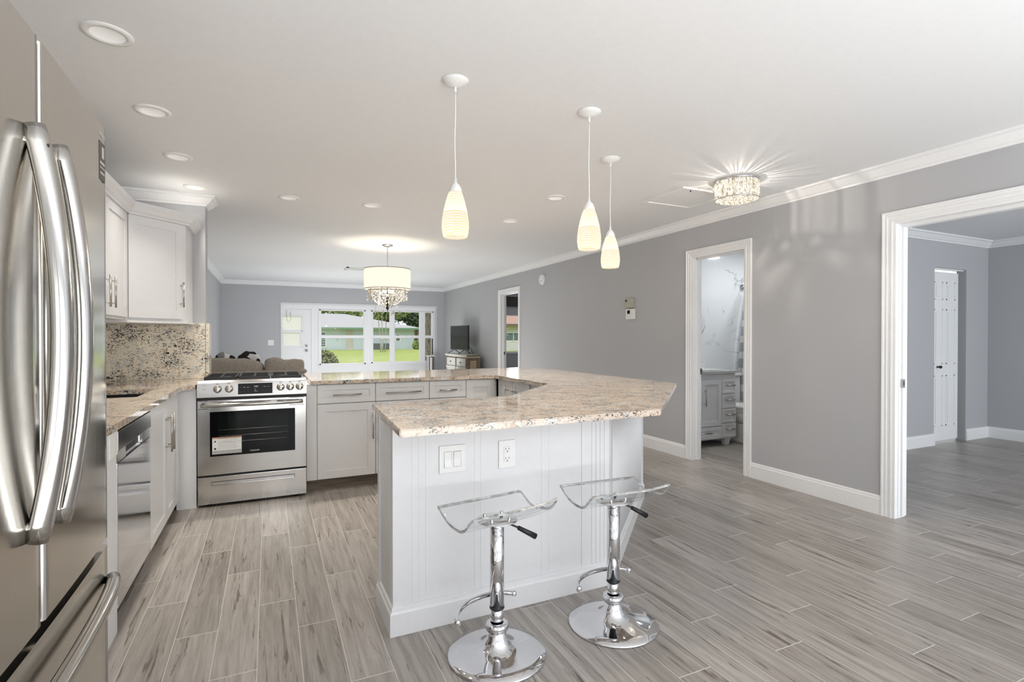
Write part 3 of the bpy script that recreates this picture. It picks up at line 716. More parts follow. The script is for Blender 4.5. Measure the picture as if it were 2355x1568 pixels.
# dishwasher
dwt = thing('dishwasher', 'stainless dishwasher with pocket handle beside the fridge', 'dishwasher', (-.9, 3.04, 0))
bm = bmesh.new(); fl.box(bm, 2.705, 3.385, -.56, -.01, .02, .855); obj('body', bm, 'dark', dwt)
bm = bmesh.new(); fl.box(bm, 2.708, 3.383, -.01, .022, .095, .715, .004); obj('door', bm, 'dwsteel', dwt)
bm = bmesh.new(); fl.box(bm, 2.708, 3.383, -.01, .026, .765, .850, .003)
cpn = obj('control_panel', bm, plain('dark_steel_panel', (.20, .20, .20), .22, 1.0), dwt)
bm = bmesh.new(); fl.box(bm, 2.708, 3.383, -.012, .006, .712, .768); fl.box(bm, 2.708, 2.86, -.01, .020, .716, .765); fl.box(bm, 3.20, 3.383, -.01, .020, .716, .765); obj('handle_pocket', bm, 'steel', dwt)
bm = bmesh.new(); fl.box(bm, 2.88, 3.18, .004, .007, .722, .762); obj('pocket_recess', bm, 'dark', dwt)
bm = bmesh.new(); fl.box(bm, 2.72, 3.37, -.10, -.05, 0, .09); obj('toe_kick', bm, 'black', dwt)
bm = bmesh.new(); box(bm, -1.2, XF, 2.56, 2.70, 0, .868); box(bm, XF, XF+.006, 2.575, 2.698, .755, .866, .002, 1)
one('end_panel', bm, ['cab', 'plastic'], 'narrow white end panel between fridge and dishwasher', 'panel')

# left countertop with sink cut-out
SX0, SX1, SY0, SY1 = -1.05, -.70, 3.69, 4.22
bm = bmesh.new()
cx0, cx1 = -1.2, -.56
for q in ((cx0, SX0, 1.75, 5.118), (SX1, cx1, 1.75, 4.33), (SX0, SX1, 1.75, SY0), (SX0, SX1, SY1, 5.118)):
    box(bm, *q, UND, TOP)
prism(bm, [(SX1, 4.33), (cx1, 4.33), (-.484, 4.40), (-.484, 5.118), (SX1, 5.118)], UND, TOP)
bmesh.ops.remove_doubles(bm, verts=bm.verts[:], dist=.0005)
lc = one('left_countertop', bm, 'granite', 'beige granite countertop with sink beside the fridge', 'countertop')
bm = bmesh.new(); e = .012
box(bm, SX0-e, SX1+e, SY0-e, SY1+e, .66, .672); box(bm, SX0-e, SX0, SY0-e, SY1+e, .672, UND); box(bm, SX1, SX1+e, SY0-e, SY1+e, .672, UND)
box(bm, SX0, SX1, SY0-e, SY0, .672, UND); box(bm, SX0, SX1, SY1, SY1+e, .672, UND)
one('sink', bm, 'black', 'dark undermount sink sunk in the left countertop', 'sink')
bm = bmesh.new(); box(bm, -.484, -.458, 5.095, 5.29, TOP+.001, 1.366, .003); one('backsplash_end', bm, 'granite_splash', 'polished granite end cap on the tip of the wall stub beside the range', 'backsplash')
bm = bmesh.new(); box(bm, -1.185, -.486, 5.095, 5.119, TOP+.001, 1.351)
box(bm, -.559, -.486, 5.095, 5.119, 1.351, 1.366)
one('backsplash', bm, 'granite_splash', 'speckled cream granite backsplash under the corner cabinet', 'backsplash')
bm = bmesh.new(); box(bm, -1.209, -1.186, 1.75, 5.119, TOP+.001, 1.351); one('side_backsplash', bm, 'granite_splash', 'granite backsplash strip along the left wall behind the sink', 'backsplash')

# ================================================================ UPPER CABINETS
uc = thing('wall_cabinet', 'white wall cabinet with paired bar pulls next to the fridge', 'cabinet', (-1.05, 3.8, 1.37))
fu = Fr((-.90, 0), (0, 1), (1, 0))
bm = bmesh.new(); box(bm, -1.208, -.90, 3.34, 4.392, 1.368, 2.125); obj('body', bm, 'cab', uc)
d = obj('door', shaker(fu, 3.345, 3.868, 1.385, 2.105, .062), 'cab', uc); pull(fu, 1.43, 1.62, True, 3.80, d)
d = obj('door', shaker(fu, 3.870, 4.388, 1.385, 2.105, .062), 'cab', uc); pull(fu, 1.43, 1.62, True, 3.915, d)
UC = [(0, 2.105), (.010, 2.105), (.012, 2.120), (.022, 2.128), (.034, 2.150), (.046, 2.165), (.048, 2.190), (-.02, 2.190), (-.02, 2.105)]
bm = bmesh.new(); sweep(bm, [(-.88, 3.34), (-.88, 4.392)], UC); obj('crown', bm, 'cab', uc)
cc = thing('corner_cabinet', 'white angled corner wall cabinet above the granite backsplash', 'cabinet', (-.95, 4.8, 1.37))
bm = bmesh.new(); prism(bm, [(-1.208, 4.394), (-.90, 4.394), (-.578, 4.715), (-.578, 5.118), (-1.208, 5.118)], 1.368, 2.125); obj('body', bm, 'cab', cc)
fd = Fr((-.90, 4.394), (s2, s2), (s2, -s2))
d = obj('door', shaker(fd, .012, .425, 1.385, 2.105, .062), 'cab', cc); pull(fd, 1.475, 1.665, True, .395, d)
bm = bmesh.new(); sweep(bm, [(-.888, 4.394-.012), (-.878, 4.394), (-.562, 4.708), (-.562, 5.118)], UC); obj('crown', bm, 'cab', cc)
bm = bmesh.new(); prism(bm, [(-1.2, 4.38), (-.882, 4.38), (-.562, 4.70), (-.562, 5.118), (-1.2, 5.118)], 1.352, 1.368); obj('light_rail', bm, 'cab', cc)

# ================================================================ REFRIGERATOR
fg = thing('refrigerator', 'tall stainless french-door refrigerator with bowed bar handles', 'refrigerator', (-.75, 1.19, 0))
bm = bmesh.new(); box(bm, -1.15, -.452, .742, 1.638, .02, 1.765); obj('body', bm, 'dark', fg)
for x in (-.52, -1.1):
    for y in (.80, 1.58): bm = bmesh.new(); cyl(bm, (x, y, 0), (x, y, .03), .02); obj('foot', bm, 'black', fg)
def door_poly(y0, y1, rin0=.006, rin1=.010):
    pts = [(-.450, y0)]
    n = 14
    for i in range(n+1):
        y = y0+(y1-y0)*i/n; x = -.365-.009*((y-1.19)/.455)**2
        pts.append((x, y))
    # round the edges
    def rnd(i, r, s):
        x, y = pts[i]; return [(x-r, y), (x-r*.3, y+s*r*.3), (x, y+s*r)]
    a = rnd(1, rin0, 1); b = rnd(len(pts)-1, rin1, -1)[::-1]
    return [pts[0]]+a+pts[2:-1]+b+[(-.450, y1)]
def smooth_prism(poly, z0, z1):
    bm = bmesh.new(); prism(bm, poly, z0, z1); 
    for f in bm.faces:
        if len(f.verts) == 4: f.smooth = False
    return bm
for nm, y0, y1, a, b in (('left_door', .735, 1.184, .010, .006), ('right_door', 1.196, 1.645, .006, .010)):
    bm = bmesh.new(); prism(bm, door_poly(y0, y1, a, b), .742, 1.775); d = obj('fridge_door', bm, 'fridge', fg)
    for f in d.data.polygons:
        if abs(f.normal.z) < .5: f.use_smooth = True
    md = d.modifiers.new('edge', 'EDGE_SPLIT'); md.split_angle = .6
    yh = 1.135 if nm[0] == 'l' else 1.245
    bm = bmesh.new(); pts = []
    for i in range(25):
        s = i/24; z = .905+.70*s; x = -.357+.037*math.sin(PI*s)**.8; pts.append((x, yh, z))
    tube(bm, pts, .0168, 20)
    cyl(bm, (-.375, yh, .93), (-.345, yh, .93), .011); cyl(bm, (-.375, yh, 1.58), (-.345, yh, 1.58), .011)
    h = obj('door_handle', bm, 'handle', d)
    if nm[0] == 'l':
        bm = bmesh.new(); cyl(bm, (-.345, yh-.008, 1.572), (-.3335, yh-.008, 1.572), .003, 10); obj('set_screw', bm, 'black', h)
    else:
        fx = -.3720; bm = bmesh.new(); box(bm, fx-.002, fx+.0015, 1.572, 1.620, 1.635, 1.728); st = obj('rating_sticker', bm, plain('dark_sticker', (.045, .04, .035), .4), d)
        bm = bmesh.new(); fs = Fr((fx, 0), (0, 1), (1, 0))
        for q in ((1.592, 1.610, 1.690, 1.718), (1.578, 1.614, 1.674, 1.680), (1.578, 1.614, 1.664, 1.667), (1.580, 1.612, 1.650, 1.655)): fs.box(bm, q[0], q[1], .0015, .002, q[2], q[3])
        obj('sticker_print', bm, 'greyprint', st)
        text(d, 'SAMSUNG', (fx+.0015, 1.594, 1.746), .0115, (PI/2, 0, PI/2), 'greyprint')
bm = bmesh.new(); box(bm, -.45, -.392, 1.184, 1.196, .745, 1.77); obj('door_gasket', bm, plain('pale_gasket', (.72, .72, .76), .3), fg)
bm = bmesh.new(); box(bm, -.45, -.40, .75, 1.63, .715, .75); obj('gap_seal', bm, 'black', fg)
bm = bmesh.new(); prism(bm, door_poly(.735, 1.645, .010, .010), .050, .722); d = obj('freezer_drawer', bm, 'fridge', fg)
for f in d.data.polygons:
    if abs(f.normal.z) < .5: f.use_smooth = True
md = d.modifiers.new('edge', 'EDGE_SPLIT'); md.split_angle = .6
bm = bmesh.new(); pts = []
for i in range(25):
    s = i/24; y = .77+.85*s; x = -.360+.026*math.sin(PI*s)**.5; pts.append((x, y, .640))
tube(bm, pts, .0165, 20); obj('drawer_handle', bm, 'handle', d)

# ================================================================ BAR STOOLS
def make_stool(label, x, y, rot, zpl):
    t = thing('bar_stool', label, 'bar stool', (x, y, 0), 'clear acrylic bar stools at the peninsula')
    R = Matrix.Rotation(rot, 4, 'Z'); O = Vector((x, y, 0))
    def P(a, b, c): return O+R @ Vector((a, b, 0))+Vector((0, 0, c))
    bm = bmesh.new(); lathe(bm, [(0, 0), (.192, 0), (.195, .004), (.192, .009), (.15, .017), (.10, .027), (.06, .045), (.040, .072), (.034, .100), (0, .100)], (x, y, 0), 64)
    obj('base', bm, 'chrome', t)
    bm = bmesh.new(); lathe(bm, [(.030, .098), (.042, .100), (.045, .108), (.043, .122), (.034, .128), (.026, .128)], (x, y, 0), 32)
    for i in range(20):
        a = 2*PI*i/20; cyl(bm, (x+.041*math.cos(a), y+.041*math.sin(a), .101), (x+.039*math.cos(a), y+.039*math.sin(a), .125), .0045, 8)
    obj('collar', bm, 'chrome', t)
    bm = bmesh.new(); cyl(bm, (x, y, .12), (x, y, .185), .0245, 32); obj('lower_tube', bm, 'chrome', t)
    bm = bmesh.new(); lathe(bm, [(.024, .183), (.029, .183), (.030, .187), (.029, .191), (.024, .191)], (x, y, 0), 32); obj('rubber_ring', bm, 'black', t)
    bm = bmesh.new(); cyl(bm, (x, y, .190), (x, y, zpl-.022), .0285, 36); obj('pole', bm, 'chrome', t)
    bm = bmesh.new(); lathe(bm, [(0, zpl-.024), (.035, zpl-.024), (.040, zpl-.016), (.070, zpl-.006), (.082, zpl-.002), (.082, zpl), (0, zpl)], (x, y, 0), 40); pl = obj('mounting_plate', bm, 'chrome', t)
    for a in (.8, 2.4, 3.9, 5.5): bm = bmesh.new(); cyl(bm, (x+.052*math.cos(a), y+.052*math.sin(a), zpl), (x+.052*math.cos(a), y+.052*math.sin(a), zpl+.016), .007, 12); obj('bolt', bm, 'chrome', pl)
    # lever
    bm = bmesh.new(); cyl(bm, (x+.03, y-.01, zpl-.014), (x+.085, y-.02, zpl-.040), .004, 8); lv = obj('lever', bm, 'dark', t)
    b2 = bmesh.new(); p0, p1 = Vector((x+.083, y-.02, zpl-.040)), Vector((x+.155, y-.033, zpl-.082)); cyl(b2, p0, p1, .0085, 10, .012); obj('lever_grip', b2, 'black', lv)
    # footrest
    bm = bmesh.new(); pr = [(-.213, -.074), (-.203, -.045), (-.178, -.010), (-.135, .020), (-.09, .036), (-.04, .042), (.0, .038), (.045, .020), (.075, -.008)]
    pts = curve_pts([P(a*1.0, b, .222) for a, b in pr], 5); tube(bm, pts, .0095, 14)
    ball(bm, pts[0], .0125); ball(bm, pts[-1], .0115); obj('footrest', bm, 'chrome', t)
    # seat: profile across, extruded along
    prof = [(.142, .036), (.128, .040), (.112, .038), (.085, .024), (.045, .008), (.0, .001), (-.03, 0.000), (-.060, .003), (-.088, .012), (-.112, .032), (-.132, .054), (-.144, .066)]
    prof = [(v.x, v.y) for v in curve_pts([(a, b, 0) for a, b in prof], 4)]
    L = .196; th = .011; bm = bmesh.new(); n = len(prof); NU = 13; top = []; bot = []
    for iu in range(NU):
        f_ = -1+2*iu/(NU-1); rt_, rb_ = [], []
        for k, (v, z) in enumerate(prof):
            a0, a1 = prof[max(0, k-1)], prof[min(n-1, k+1)]; d = Vector((a1[0]-a0[0], a1[1]-a0[1])).normalized(); nn = Vector((d.y, -d.x))
            if nn.y < 0: nn = -nn
            e_ = max(0, abs(v)-.115)/.03; Lk = L-.008*min(1, e_)**2   # rounded corners
            lift = .014*abs(f_)**3*(f_ > 0)*(v < 0)
            rt_.append(bm.verts.new(P(f_*Lk, v+nn.x*th/2, zpl+.006+z+nn.y*th/2+lift))); rb_.append(bm.verts.new(P(f_*Lk, v-nn.x*th/2, zpl+.006+z-nn.y*th/2+lift)))
        top.append(rt_); bot.append(rb_)
    def q(a, b, c, d, mi):
        f = bm.faces.new((a, b, c, d)); f.material_index = mi; f.smooth = True
    for iu in range(NU-1):
        for k in range(n-1):
            q(top[iu][k], top[iu+1][k], top[iu+1][k+1], top[iu][k+1], 0); q(bot[iu][k], bot[iu][k+1], bot[iu+1][k+1], bot[iu+1][k], 0)
        q(top[iu][0], bot[iu][0], bot[iu+1][0], top[iu+1][0], 1); q(top[iu][-1], top[iu+1][-1], bot[iu+1][-1], bot[iu][-1], 1)
    for k in range(n-1):
        q(top[0][k], top[0][k+1], bot[0][k+1], bot[0][k], 1); q(top[-1][k], bot[-1][k], bot[-1][k+1], top[-1][k+1], 1)
    obj('seat', bm, ['acrylic', 'acrylic_edge'], t)
make_stool('clear acrylic bar stool in front, its chrome base cut by the frame edge', .813, 1.884, .15, .533)
make_stool('clear acrylic bar stool on the right, under the counter corner', 1.362, 1.874, -.05, .540)

# ================================================================ PENDANTS
def pendant(label, x, y):
    t = thing('pendant_lamp', label, 'pendant light', (x, y, ZC), 'pendant lamps over the peninsula')
    bm = bmesh.new(); lathe(bm, [(0, ZC-.030), (.015, ZC-.028), (.045, ZC-.018), (.062, ZC-.004), (.063, ZC), (0, ZC)], (x, y, 0), 40); cyl(bm, (x, y, ZC-.055), (x, y, ZC-.025), .007, 12)
    c = obj('canopy', bm, 'plastic', t)
    bm = bmesh.new(); cyl(bm, (x+.030, y, ZC-.022), (x+.030, y, ZC-.012), .004, 8); cyl(bm, (x-.030, y, ZC-.022), (x-.030, y, ZC-.012), .004, 8); obj('canopy_screw', bm, 'nickel', c)
    bm = bmesh.new(); pts = [(x+.0025*math.sin(i*.7+x*9)*math.sin(PI*i/10), y, ZC-.05-(ZC-.05-1.965)*i/10) for i in range(11)]; tube(bm, pts, .0028, 8); obj('cord', bm, 'plastic', t)
    bm = bmesh.new(); lathe(bm, [(.0, 1.990), (.006, 1.990), (.008, 1.966), (.020, 1.955), (.029, 1.935), (.031, 1.914), (0, 1.914)], (x, y, 0), 28); obj('socket_cap', bm, 'plastic', t)
    bm = bmesh.new(); lathe(bm, [(.030, 1.922), (.037, 1.905), (.047, 1.87), (.057, 1.825), (.0625, 1.785), (.0630, 1.755), (.059, 1.727), (.054, 1.713), (.052, 1.713), (.057, 1.730), (.0605, 1.757), (.060, 1.785), (.0545, 1.825)], (x, y, 0), 40); obj('glass_shade', bm, 'pendant_glass', t)
    bm = bmesh.new(); ball(bm, (x, y, 1.80), .022); cyl(bm, (x, y, 1.81), (x, y, 1.915), .012, 12); obj('bulb', bm, 'candle', t)
    point('pendant_light', (x, y, 1.700), 8, .035, (1, .87, .68))
pendant('woven-glass pendant lamp with the lowest shade, nearest the camera', .788, 2.313)
pendant('woven-glass pendant lamp in the middle of the three', 1.538, 2.334)
pendant('farthest and smallest-looking woven-glass pendant lamp', 2.071, 2.887)

# ================================================================ RECESSED LIGHTS
cans = [(-.569, 2.533, 'recessed ceiling light nearest the fridge, largest in view'), (-.55, 3.296, 'recessed ceiling light second in the row along the left cabinets'),
        (-.537, 4.057, 'recessed ceiling light third in the row along the left cabinets'), (-.521, 4.82, 'recessed ceiling light just above the corner cabinet crown'),
        (.162, 4.843, 'recessed ceiling light over the range'), (.847, 4.815, 'recessed ceiling light between range and chandelier'),
        (2.218, 3.884, 'recessed ceiling light left of the middle pendant shade'), (2.242, 4.866, 'recessed ceiling light farthest right, beyond the first pendant')]
M['can'] = plain('can_reflector', (.85, .85, .84), .4)
M['lens'] = plain('milky_led_lens', (.88, .88, .87), .5, Emission_Color=(1, .98, .95, 1), Emission_Strength=.12)
def can(x, y, lab, first=None):
    if first:
        c = copy_tree(first); c.location = (x, y, ZC); tag(c, lab); return c
    t = thing('recessed_light', lab, 'ceiling light', (x, y, ZC), 'recessed ceiling lights')
    bm = bmesh.new(); lathe(bm, [(.056, ZC-.001), (.060, ZC-.008), (.083, ZC-.007), (.086, ZC-.001), (.086, ZC), (.056, ZC)], (x, y, 0), 40); obj('trim_ring', bm, 'plastic', t)
    bm = bmesh.new(); lathe(bm, [(.058, ZC-.006), (.050, ZC-.003), (.046, ZC-.0005), (0, ZC-.0005)], (x, y, 0), 40); obj('lens', bm, 'lens', t)
    return t
c0 = None
for x, y, lab in cans:
    c = can(x, y, lab, c0); c0 = c0 or c
for x, y, lab in cans: area('can_fill', (x, y, ZC-.012), (0, 0, -1), .09, .09, 2.4 if x < 0 else 4.5, (1, .94, .85), 'DISK', 1.7)  # fill added under each can; the fixtures look switched off

# ================================================================ FLUSH MOUNT + HATCH + VENT
fx, fy = 3.231, 2.881
t = thing('flush_mount_light', 'lit round crystal-rod ceiling fixture near the right wall', 'ceiling light', (fx, fy, ZC))
bm = bmesh.new(); lathe(bm, [(0, ZC-.018), (.160, ZC-.018), (.163, ZC-.010), (.163, ZC), (0, ZC)], (fx, fy, 0), 48); obj('mounting_pan', bm, 'chrome', t)
bm = bmesh.new(); nr = 84
for i in range(nr):
    a = 2*PI*i/nr+random.uniform(-.012, .012); r_ = .152+random.uniform(-.004, .004)
    cyl(bm, (fx+r_*math.cos(a), fy+r_*math.sin(a), ZC-.145+random.uniform(-.003, .003)), (fx+r_*math.cos(a+random.uniform(-.02, .02)), fy+r_*math.sin(a), ZC-.016), random.uniform(.0034, .0052), 7)
tag(obj('crystal_rods', bm, 'rods', t), kind='stuff')
bm = bmesh.new(); lathe(bm, [(.155, ZC-.150), (.160, ZC-.150), (.160, ZC-.143), (.155, ZC-.143), (.155, ZC-.150)], (fx, fy, 0), 48); obj('lower_ring', bm, 'chrome', t)
bm = bmesh.new()
for i in range(330):
    a = random.uniform(0, 2*PI); r_ = .148*math.sqrt(random.random()); c = (fx+r_*math.cos(a), fy+r_*math.sin(a), ZC-.142+random.uniform(-.004, .004)); ball(bm, c, .0075, 6)
tag(obj('crystal_base', bm, 'rods', t), kind='stuff')
for dx, dy in ((.05, .03), (-.05, .02), (0, -.06)): bm = bmesh.new(); ball(bm, (fx+dx, fy+dy, ZC-.085), .018); cyl(bm, (fx+dx, fy+dy, ZC-.07), (fx+dx, fy+dy, ZC-.018), .008, 10); obj('bulb', bm, 'candle', t)
point('flush_light', (fx, fy, ZC-.075), 11, .009, (1, .90, .78))
h = thing('attic_hatch', 'square attic access panel in the ceiling beside the crystal fixture', 'hatch', (3.24, 3.43, ZC))
bm = bmesh.new(); hx0, hx1, hy0, hy1 = 3.0, 3.47, 3.20, 3.64
for q in ((hx0-.03, hx0, hy0-.03, hy1+.03), (hx1, hx1+.03, hy0-.03, hy1+.03), (hx0, hx1, hy0-.03, hy0), (hx0, hx1, hy1, hy1+.03)): box(bm, *q, ZC-.012, ZC-.0005, .002)
obj('frame', bm, 'plastic', h); bm = bmesh.new(); box(bm, hx0+.004, hx1-.004, hy0+.004, hy1-.004, ZC-.005, ZC-.001); obj('panel', bm, 'ceiling', h)
bm = bmesh.new(); cyl(bm, (hx0+.09, hy0+.015, ZC-.02), (hx0+.09, hy0+.015, ZC-.004), .006, 8); obj('latch', bm, 'dark', h)
v = thing('ceiling_vent', 'white air register in the ceiling beside the chandelier', 'vent', (1.45, 9.35, ZC))
bm = bmesh.new()
for q in ((1.20, 1.70, 9.20, 9.24), (1.20, 1.70, 9.46, 9.50), (1.20, 1.24, 9.2, 9.5), (1.66, 1.70, 9.2, 9.5)): box(bm, *q, ZC-.014, ZC-.0005)
obj('frame', bm, 'plastic', v); bm = bmesh.new(); box(bm, 1.24, 1.66, 9.24, 9.46, ZC-.003, ZC-.0006); obj('backing', bm, 'dark', v)
for i in range(6): bm = bmesh.new(); y = 9.255+i*.036; box(bm, 1.24, 1.66, y, y+.022, ZC-.011, ZC-.008); obj('louver', bm, 'plastic', v)

# ================================================================ CHANDELIER
cx, cy = 1.386, 6.761
ch = thing('chandelier', 'drum-shade chandelier with crystal drops over the living area', 'chandelier', (cx, cy, ZC))
bm = bmesh.new(); lathe(bm, [(0, ZC-.035), (.03, ZC-.032), (.065, ZC-.018), (.075, ZC), (0, ZC)], (cx, cy, 0), 32); obj('canopy', bm, 'chrome', ch)
bm = bmesh.new(); 
for i in range(12):
    z = ZC-.045-i*.025; tube(bm, [(cx+.006*math.cos(a)*(i % 2), cy+.006*math.cos(a)*(1-i % 2), z+.014*math.sin(a)) for a in [2*PI*k/8 for k in range(9)]], .0025, 6, False)
cyl(bm, (cx+.006, cy, ZC-.03), (cx+.004, cy, 2.13), .002, 6)
obj('chain', bm, 'nickel', ch)
RS = .292; z0s, z1s = 1.862, 2.122
bm = bmesh.new(); lathe(bm, [(RS, z0s), (RS, z1s), (RS-.003, z1s), (RS-.003, z0s), (RS, z0s)], (cx, cy, 0), 64); obj('drum_shade', bm, 'shade', ch)
bm = bmesh.new()
for zz in (z0s+.004, z1s-.004): lathe(bm, [(RS+.0005, zz-.004), (RS+.002, zz-.004), (RS+.002, zz+.004), (RS+.0005, zz+.004)], (cx, cy, 0), 64)
obj('shade_trim', bm, plain('shade_binding', (.30, .24, .16), .8), ch)
bm = bmesh.new(); cyl(bm, (cx, cy, 1.62), (cx, cy, z1s+.01), .008, 12); lathe(bm, [(0, 1.600), (.012, 1.604), (.022, 1.630), (.010, 1.650), (.030, 1.690), (.014, 1.730), (.026, 1.770), (.008, 1.80), (.008, 1.62)], (cx, cy, 0), 20)
for i in range(3): a = 2*PI*i/3; cyl(bm, (cx, cy, z1s-.01), (cx+RS*.985*math.cos(a), cy+RS*.985*math.sin(a), z1s-.01), .003, 6)
obj('stem', bm, 'bronze', ch)
for i in range(8):
    a = 2*PI*i/8+.25; ca, sa = math.cos(a), math.sin(a)
    bm = bmesh.new(); pts = curve_pts([(cx+.015*ca, cy+.015*sa, 1.70), (cx+.07*ca, cy+.07*sa, 1.665), (cx+.15*ca, cy+.15*sa, 1.69), (cx+.215*ca, cy+.215*sa, 1.765), (cx+.215*ca, cy+.215*sa, 1.82)], 5); tube(bm, pts, .0055, 8)
    tube(bm, [(cx+(.19+.03*math.cos(b))*ca, cy+(.19+.03*math.cos(b))*sa, 1.745+.03*math.sin(b)) for b in [2*PI*k/12 for k in range(11)]], .0035, 6)
    arm = obj('arm', bm, 'nickel', ch)
    bm = bmesh.new(); lathe(bm, [(0, 1.815), (.024, 1.826), (.026, 1.832), (.010, 1.834), (.010, 1.90), (0, 1.90)], (cx+.215*ca, cy+.215*sa, 0), 16); obj('candle_sleeve', bm, 'cream', arm)
    bm = bmesh.new(); lathe(bm, [(0, 1.90), (.012, 1.91), (.015, 1.935), (.008, 1.965), (0, 1.985)], (cx+.215*ca, cy+.215*sa, 0), 14); obj('candle_bulb', bm, 'candle', arm)
bm = bmesh.new()
def gem(bm, c, s, h): lathe(bm, [(0, -h), (s, -h*.25), (s*.8, h*.4), (0, h)], c, 6, None, False)
for ring, (R0, zt, zb, n) in enumerate(((.245, 1.86, 1.73, 34), (.19, 1.85, 1.72, 26), (.12, 1.80, 1.66, 16), (.07, 1.72, 1.64, 9))):
    for i in range(n):
        a = 2*PI*i/n+ring*.2; k = random.randint(4, 6)
        for q_ in range(k): z = zt-(zt-zb)*q_/(k-1)+random.uniform(-.006, .006); gem(bm, (cx+R0*math.cos(a)+random.uniform(-.008, .008), cy+R0*math.sin(a)+random.uniform(-.008, .008), z), random.uniform(.006, .011), random.uniform(.010, .017))
tag(obj('crystal_strands', bm, 'crystal', ch), kind='stuff')
bm = bmesh.new(); lathe(bm, [(.243, 1.842), (.249, 1.842), (.249, 1.852), (.243, 1.852), (.243, 1.842)], (cx, cy, 0), 40); lathe(bm, [(.187, 1.842), (.192, 1.842), (.192, 1.850), (.187, 1.850), (.187, 1.842)], (cx, cy, 0), 40)
for i in range(8):
    a = 2*PI*i/8; cyl(bm, (cx, cy, 1.846), (cx+.246*math.cos(a), cy+.246*math.sin(a), 1.846), .003, 6)
obj('crystal_ring', bm, 'nickel', ch)
for i in range(8):
    a = 2*PI*i/8+.25; R0 = .165; bm = bmesh.new(); cyl(bm, (cx+R0*math.cos(a), cy+R0*math.sin(a), 1.585), (cx+R0*math.cos(a), cy+R0*math.sin(a), 1.70), .001, 5); gem(bm, (cx+R0*math.cos(a), cy+R0*math.sin(a), 1.56), .012, .028); obj('crystal_drop', bm, 'crystal', ch)
bm = bmesh.new()
for i in range(7): ball(bm, (cx, cy, 1.598-i*.017), .0065, 8)
ball(bm, (cx, cy, 1.463), .022); obj('ball_finial', bm, 'bronze', ch)
point('chandelier_light', (cx, cy, 1.99), 7.5, .10, (1, .88, .70)); point('chandelier_low_light', (cx, cy, 1.84), 9, .05, (1, .88, .70))

# ================================================================ WALL DEVICES
t = thing('smoke_alarm', 'round white alarm disc high on the right wall', 'alarm', (XR, 7.217, 2.15))
bm = bmesh.new(); lathe(bm, [(0, 0), (.082, 0), (.082, .018), (.070, .034), (.040, .040), (0, .040)], (XR, 7.217, 2.15), 32, disc_dir((-1, 0, 0))); obj('housing', bm, 'plastic', t)
bm = bmesh.new(); cyl(bm, (XR-.0385, 7.20, 2.13), (XR-.042, 7.20, 2.13), .012, 12); obj('test_button', bm, 'greyprint', t)
def wx(y0, y1, z0, z1, d, bev=.003): bm = bmesh.new(); box(bm, XR-d, XR, y0, y1, z0, z1, bev); return bm
t = thing('door_chime', 'beige sensor box mounted above the white thermostat', 'sensor', (XR, 5.03, 1.65)); obj('housing', wx(4.965, 5.085, 1.600, 1.705, .045), 'beige', t)
bm = bmesh.new(); cyl(bm, (XR-.045, 5.055, 1.680), (XR-.050, 5.055, 1.680), .015, 16); obj('dial', bm, 'black', t)
t = thing('thermostat', 'white wall thermostat with a small black screen', 'thermostat', (XR, 5.0, 1.52)); obj('housing', wx(4.94, 5.085, 1.462, 1.582, .028), 'plastic', t)
bm = bmesh.new(); box(bm, XR-.0295, XR-.0275, 5.005, 5.055, 1.525, 1.567); obj('screen', bm, 'blackglass', t)
def far_plate(name, lab, cat, x, z, w_, h_, y):
    bm = bmesh.new(); box(bm, x-w_/2, x+w_/2, y-.007, y, z-h_/2, z+h_/2, .002); t = one(name, bm, 'plastic', lab, cat, loc=(x, y, z))
    for dx in ((-.022, .022) if w_ > .08 else (0,)):
        bm = bmesh.new(); box(bm, x+dx-.008, x+dx+.008, y-.012, y-.006, z-.012, z+.012); obj('rocker', bm, 'white', t)
far_plate('light_switch', 'white double switch plate on the far grey wall left of the front door', 'light switch', .042, 1.129, .115, .115, YF)
far_plate('power_outlet', 'tiny white outlet low on the white wall between the windows', 'outlet', 2.069, .498, .07, .115, YW)

# ================================================================ SOFA
so_ = thing('sofa', 'brown tweed sofa seen from behind, beyond the range', 'sofa', (-.25, 6.7, 0))
bm = bmesh.new(); box(bm, -.86, .385, 6.42, 6.60, .10, .862, .03); box(bm, -.86, .385, 6.55, 7.35, .10, .42, .03); obj('frame', bm, 'sofa', so_)
bm = bmesh.new(); box(bm, -.875, .395, 6.40, 6.62, .845, .875, .008); obj('back_rail', bm, 'sofa', so_)
def cushion(x0, x1, y0, y1, z0, z1, name, mat, parent, seed):
    bm = bmesh.new(); nx, ny = 16, 6; rnd = random.Random(seed); grid = {}
    b = bmesh.new(); bmesh.ops.create_cube(b, size=2); bmesh.ops.subdivide_edges(b, edges=b.edges[:], cuts=7, use_grid_fill=True)
    ph = [rnd.uniform(0, 6) for _ in range(6)]
    for v_ in b.verts:
        x, y, z = v_.co; e = 7
        m = (abs(x)**e+abs(y)**e+abs(z)**e)**(1/e) if e else 1
        s_ = 1/max(m, 1e-6)*max(abs(x), abs(y), abs(z)); x, y, z = x*s_, y*s_, z*s_
        z += .10*math.sin(3.1*x+ph[0])*(z > 0)+.05*math.sin(8*x+ph[1])*(z > 0)
        y += .10*math.sin(4*x+3*z+ph[2])*abs(z)*.4
        v_.co = ((x0+x1)/2+x*(x1-x0)/2, (y0+y1)/2+y*(y1-y0)/2, (z0+z1)/2+z*(z1-z0)/2)
    for f in b.faces: f.smooth = True
    merge(bm, b); o = obj(name, bm, mat, parent); return o
cushion(-.87, -.045, 6.50, 6.74, .66, 1.000, 'back_cushion', 'sofa', so_, 3); cushion(-.045, .375, 6.46, 6.72, .70, 1.002, 'back_cushion', 'sofa', so_, 5)
